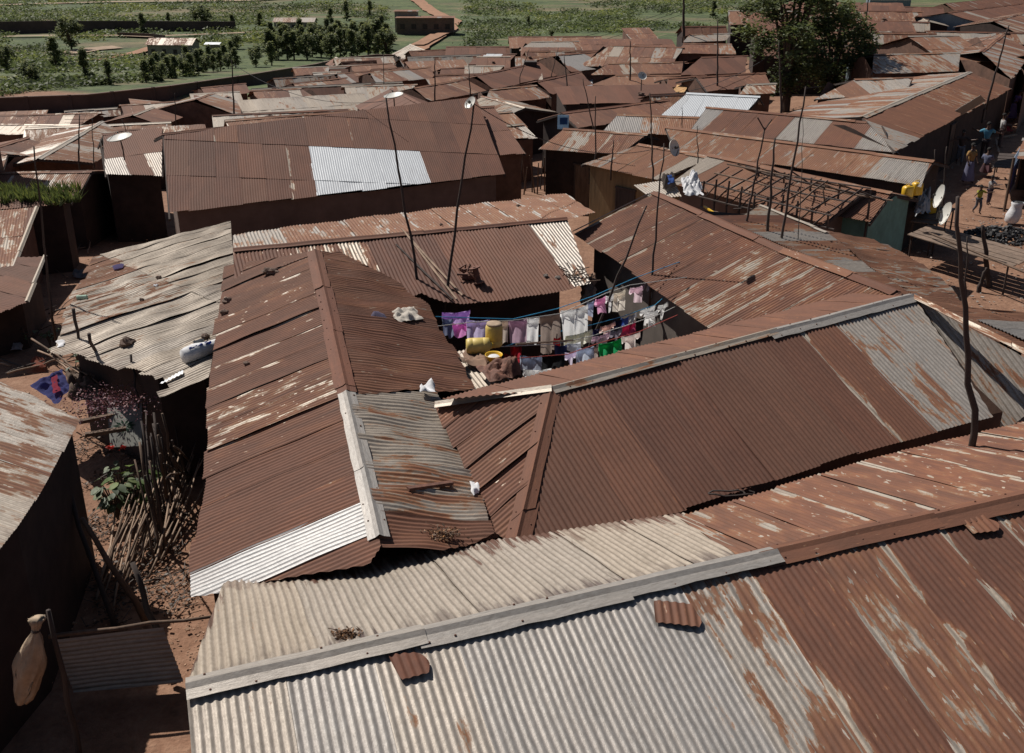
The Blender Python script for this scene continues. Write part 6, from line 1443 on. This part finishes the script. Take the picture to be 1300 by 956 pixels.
# ================================================================== people
def skinobj(name, vs, es, rad, m, root, sub=2, rootv=0):
    me = bpy.data.meshes.new(name); me.from_pydata([tuple(v) for v in vs], es, []); o = bpy.data.objects.new(name, me); COL.objects.link(o); o.parent = root
    me.materials.append(m); md_ = o.modifiers.new('Skin', 'SKIN'); md_.use_smooth_shade = True
    sv = me.skin_vertices[0].data
    for i, r in enumerate(rad): sv[i].radius = (r, r) if isinstance(r, (int, float)) else r
    for i in range(len(vs)): sv[i].use_root = (i == rootv)
    s = o.modifiers.new('Subsurf', 'SUBSURF'); s.levels = sub; s.render_levels = sub; return o
def person(px, h, lb, face=0., pose='stand', top=(.5, .5, .5), bot=(.1, .1, .15), skirt=False, lean=0., arms=None, hair=True, z=0.):
    p = P(px[0], px[1], z); root = thing('person', p, lb, 'person'); root.rotation_euler = (0, 0, face); s = h / 1.7; root.scale = (s, s, s)
    sit = pose == 'sit'; hip = .42 if sit else .88; L = math.radians(lean); cs, sn = math.cos(L), math.sin(L)
    def up(x, y, z_): return V((x, y * cs - z_ * sn, hip + z_ * cs + y * sn))   # leaning forward is -y
    if sit: K1, F1, K2, F2 = (.12, -.42, .44), (.13, -.44, .06), (-.12, -.42, .44), (-.14, -.42, .06)
    elif pose == 'walk': K1, F1, K2, F2 = (.09, -.14, .48), (.09, -.1, .06), (-.09, .02, .47), (-.09, .26, .1)
    else: K1, F1, K2, F2 = (.1, -.03, .48), (.11, .02, .06), (-.1, -.02, .48), (-.11, .0, .06)
    F = lambda t: V((t[0], t[1] - .15, .03))
    A_ = arms or {'r': ((.27, .0, .27), (.27, -.12, .03)), 'l': ((-.27, .0, .27), (-.27, -.12, .03))}
    top = tuple(min(.8, v * 1.5 + .03) for v in top); bot = tuple(min(.8, v * 1.5 + .02) for v in bot)
    vs = [up(0, 0, 0), up(0, 0, .22), up(0, 0, .42), up(0, 0, .54), up(0, -.01, .66), up(0, -.02, .76),
          up(.17, 0, .47), up(*A_['r'][0]), up(*A_['r'][1]), up(-.17, 0, .47), up(*A_['l'][0]), up(*A_['l'][1]),
          V((.09, 0, hip - .02)), V(K1), V(F1), F(F1), V((-.09, 0, hip - .02)), V(K2), V(F2), F(F2)]
    es = [(0, 1), (1, 2), (2, 3), (3, 4), (4, 5), (2, 6), (6, 7), (7, 8), (2, 9), (9, 10), (10, 11), (0, 12), (12, 13), (13, 14), (14, 15), (0, 16), (16, 17), (17, 18), (18, 19)]
    rad = [.11, .11, .12, .05, (.082, .098), .07, .058, .042, .03, .058, .042, .03, .085, .058, .04, .034, .085, .058, .04, .034]
    for sd, hi in ((1, 8), (-1, 11)):                               # hands: palm and five fingers
        wv = vs[hi]; ev = vs[hi - 1]; d = (wv - ev).normalized(); sdv = d.cross(V((0, 1, .2))).normalized(); pi_ = len(vs); vs.append(wv + d * .06); es.append((hi, pi_)); rad.append((.034, .018))
        for k, (o_, l_) in enumerate(((-.03, .06), (-.01, .075), (.01, .07), (.028, .055))):
            vs.append(wv + d * (.09) + sdv * o_); es.append((pi_, len(vs) - 1)); rad.append(.010); vs.append(wv + d * (.09 + l_) + sdv * o_ * 1.3 + V((0, -.015, 0))); es.append((len(vs) - 2, len(vs) - 1)); rad.append(.008)
        vs.append(wv + d * .05 + sdv * .05 * -1); es.append((pi_, len(vs) - 1)); rad.append(.010)
    skinobj('body', vs, es, rad, SKIN, root, 1)
    # clothes
    tv = [up(0, 0, .0), up(0, 0, .22), up(0, 0, .42), up(.17, 0, .46), up(0, 0, .0) + (up(*A_['r'][0]) - up(0, 0, 0)) * .97, up(-.17, 0, .46), up(0, 0, .0) + (up(*A_['l'][0]) - up(0, 0, 0)) * .97]
    skinobj('shirt', tv, [(0, 1), (1, 2), (2, 3), (3, 4), (2, 5), (5, 6)], [.135, .135, .14, .078, .062, .078, .062], cloth(top), root, 1)
    if skirt:
        mb = MB(); pr = None
        for i in range(7):
            t = i / 6; c = V((0, 0, hip + .05)).lerp(V((0, -.2 if sit else 0, .12)), t); r = (.15 + .13 * t); row_ = [mb.vert(root.location + c + V((math.cos(j * .3927) * r * (1 + .08 * math.sin(j * 2.2)), math.sin(j * .3927) * r * (1.3 if sit else .9), 0))) for j in range(16)]
            if pr: [mb.face(pr[j], pr[(j + 1) % 16], row_[(j + 1) % 16], row_[j]) for j in range(16)]
            pr = row_
        mb.build('skirt', cloth(bot), root, smooth=True)
    else:
        bv = [V((0, 0, hip + .04)), V((.09, 0, hip - .03)), V(K1), V(F1) + V((0, 0, .05)), V((-.09, 0, hip - .03)), V(K2), V(F2) + V((0, 0, .05))]
        skinobj('trousers', bv, [(0, 1), (1, 2), (2, 3), (0, 4), (4, 5), (5, 6)], [.13, .105, .075, .06, .105, .075, .06], cloth(bot), root, 1)
    hc_ = up(0, -.01, .73); mb = MB(); ring = []
    for i in range(6):
        th = 1.45 * i / 5; ring.append([mb.vert(root.location + hc_ + V((math.sin(th) * math.cos(j * .5236) * .098, math.sin(th) * math.sin(j * .5236) * .108 + .015, math.cos(th) * .11))) for j in range(12)])
    for a, b_ in zip(ring, ring[1:]):
        for j in range(12): mb.face(a[j], a[(j + 1) % 12], b_[(j + 1) % 12], b_[j])
    mb.build('hair', HAIR, root, smooth=True)
    fc = up(0, -.1, .7)
    for sx_ in (-.033, .033):
        mb = MB(); mb.blob(root.location + fc + V((sx_, .004, .03)), .013, n=8, amp=0); mb.build('eye', SACKW, root, smooth=True)
        mb = MB(); mb.blob(root.location + up(sx_ * 2.75, 0, .71), (.012, .022, .034), n=8, amp=0); mb.build('ear', SKIN, root, smooth=True)
    mb = MB(); mb.tube([root.location + fc + V((0, -.0, .03)), root.location + fc + V((0, -.022, -.012)), root.location + fc + V((0, .0, -.022))], [.007, .014, .008], 6); mb.build('nose', SKIN, root, smooth=True)
    mb = MB(); mb.beam(root.location + fc + V((-.025, -.0, -.045)), root.location + fc + V((.025, -.0, -.045)), .012, .01); mb.build('mouth', cloth((.10, .03, .03)), root)
    return root
ARMS_OUT = {'r': ((.34, -.15, .36), (.52, -.3, .42)), 'l': ((-.34, -.15, .36), (-.55, -.25, .3))}
ARMS_FWD = {'r': ((.24, -.2, .3), (.18, -.42, .36)), 'l': ((-.24, -.2, .3), (-.18, -.42, .36))}
ARMS_UP = {'r': ((.36, -.05, .5), (.3, -.15, .72)), 'l': ((-.27, 0, .27), (-.27, -.12, .03))}
person((1240, 271), 1.05, 'child in yellow green shirt walking on the street, arms out', .3, 'walk', (.42, .40, .06), (.16, .17, .2), arms=ARMS_OUT)
person((1254, 260), 1.1, 'child in white shirt behind the one in yellow green', .6, 'stand', (.6, .58, .56), (.1, .08, .12), arms=ARMS_FWD)
person((1248, 203), 1.66, 'man in bright blue and white shirt standing with spread arms on the street', 2.8, 'walk', (.12, .36, .6), (.06, .05, .06), arms=ARMS_OUT)
person((1217, 209), 1.5, 'thin person in dark top and grey trousers raising arms at the shadow edge', -.3, 'walk', (.10, .07, .06), (.22, .25, .3), arms=ARMS_OUT)
person((1193, 204), 1.6, 'person in pale shirt standing in the deep roof shade', .1, 'stand', (.4, .38, .4), (.08, .07, .08))
person((1250, 222), 1.55, 'woman in dark maroon dress seated with her back to us', 2.6, 'sit', (.22, .24, .36), (.10, .05, .06), True, lean=12, arms=ARMS_FWD, z=.0)
person((1260, 157), 1.6, 'person in dark blue near the top of the lit street', 1., 'stand', (.04, .05, .12), (.04, .03, .04))
person((1284, 152), 1.6, 'person in violet patterned wrap bending at the right side of the street', 1.8, 'stand', (.20, .12, .34), (.26, .2, .42), True, lean=25)
person((1293, 122), 1.65, 'farthest person in grey mauve clothes at the top of the street', .5, 'walk', (.24, .2, .26), (.12, .1, .14))
person((1272, 168), 1.5, 'person in reddish black clothes crouching by the dirt ramp', 1.2, 'sit', (.05, .03, .05), (.30, .03, .04), True, lean=10)
person((722, 257), 1.6, 'person in white shirt standing in the shade by the ochre wall', 2.2, 'stand', (.62, .62, .68), (.05, .05, .07), arms=ARMS_FWD)

# unseen two-storey block added beyond the left edge to throw shade on the alley
simple_house('shade_building', 'unseen brown block building with rusty roof, added outside the left edge to shade the alley', (-150, 330), 5.5, 7, 5.4, BRICK, 'brownish', -.2, wins=3, rise=.9)

rs = random.Random(77)
for i in range(46):
    x, y = rs.uniform(5, 120), rs.uniform(395, 478)
    if i > 30: x, y = rs.uniform(70, 130), rs.uniform(300, 400)
    p = P(x, y, .03); a = rs.uniform(0, 3.1); L = rs.uniform(.3, 1.4)
    stick(p, p + V((math.cos(a) * L, math.sin(a) * L, rs.uniform(0, .25))), rs.uniform(.012, .03), 'broken branch lying in the dirt alley at the left between the sheds', (WOOD, WOODD, WOODL)[i % 3], 'branch', 'branch', 'broken branches in the left alley', n=5)
for (x, y, c, lb) in ((20, 440, (.5, .5, .52), 'white plastic scrap in the left alley'), (48, 462, (.35, .12, .08), 'reddish scrap of cloth in the left alley'), (100, 348, (.3, .32, .36), 'greyish scrap in the alley above the whitish shed'), (14, 415, (.12, .14, .2), 'dark blue scrap in the left alley')):
    q = P(x, y, .02); z_ = q.z + .02; crumple('scrap', [(x - 8, y - 4), (x + 8, y - 5), (x + 10, y + 5), (x - 7, y + 5)], cloth(c), lb, 'scrap', z=z_, amp=.12)
for i in range(9):
    x, y = rs.uniform(8, 118), rs.uniform(400, 475); pp_ = P(x, y, .0)
    broad_plant(pp_, 14, rs.uniform(.25, .5), .1, 'low dusty weed tuft growing in the dirt of the left alley', name='weed_tuft', seed=90 + i)

mb = MB(); rs = random.Random(21)
for i in range(3400):
    x, y = rs.uniform(95, 245), rs.uniform(520, 800)
    p = P(x, y, 0)
    if noise.noise(p * 1.3) < -.1: continue
    mb.leaf(p + V((0, 0, rs.uniform(.005, .09))), rs.uniform(.015, .05), rs.random() * .8, rs, .5)
    if i % 9 == 0: a = rs.uniform(0, 3.1); mb.tube([p + V((0, 0, .03)), p + V((math.cos(a) * .3, math.sin(a) * .3, rs.uniform(.02, .12)))], .006, 4, tone=.2)
tag(mb.build('leaf_litter', leafmat('yard_litter', (.085, .055, .038), .1)), 'dry dark leaves and twigs strewn over the lower left yard', 'leaf litter', kind='stuff')

person((1228, 232), 1.6, 'woman in light orange top carrying on down the middle of the lane', .4, 'walk', (.6, .32, .12), (.2, .2, .3), True)
person((1268, 188), 1.6, 'person in white top at the dirt ramp beside the lane', 1.4, 'stand', (.55, .55, .52), (.15, .12, .12))
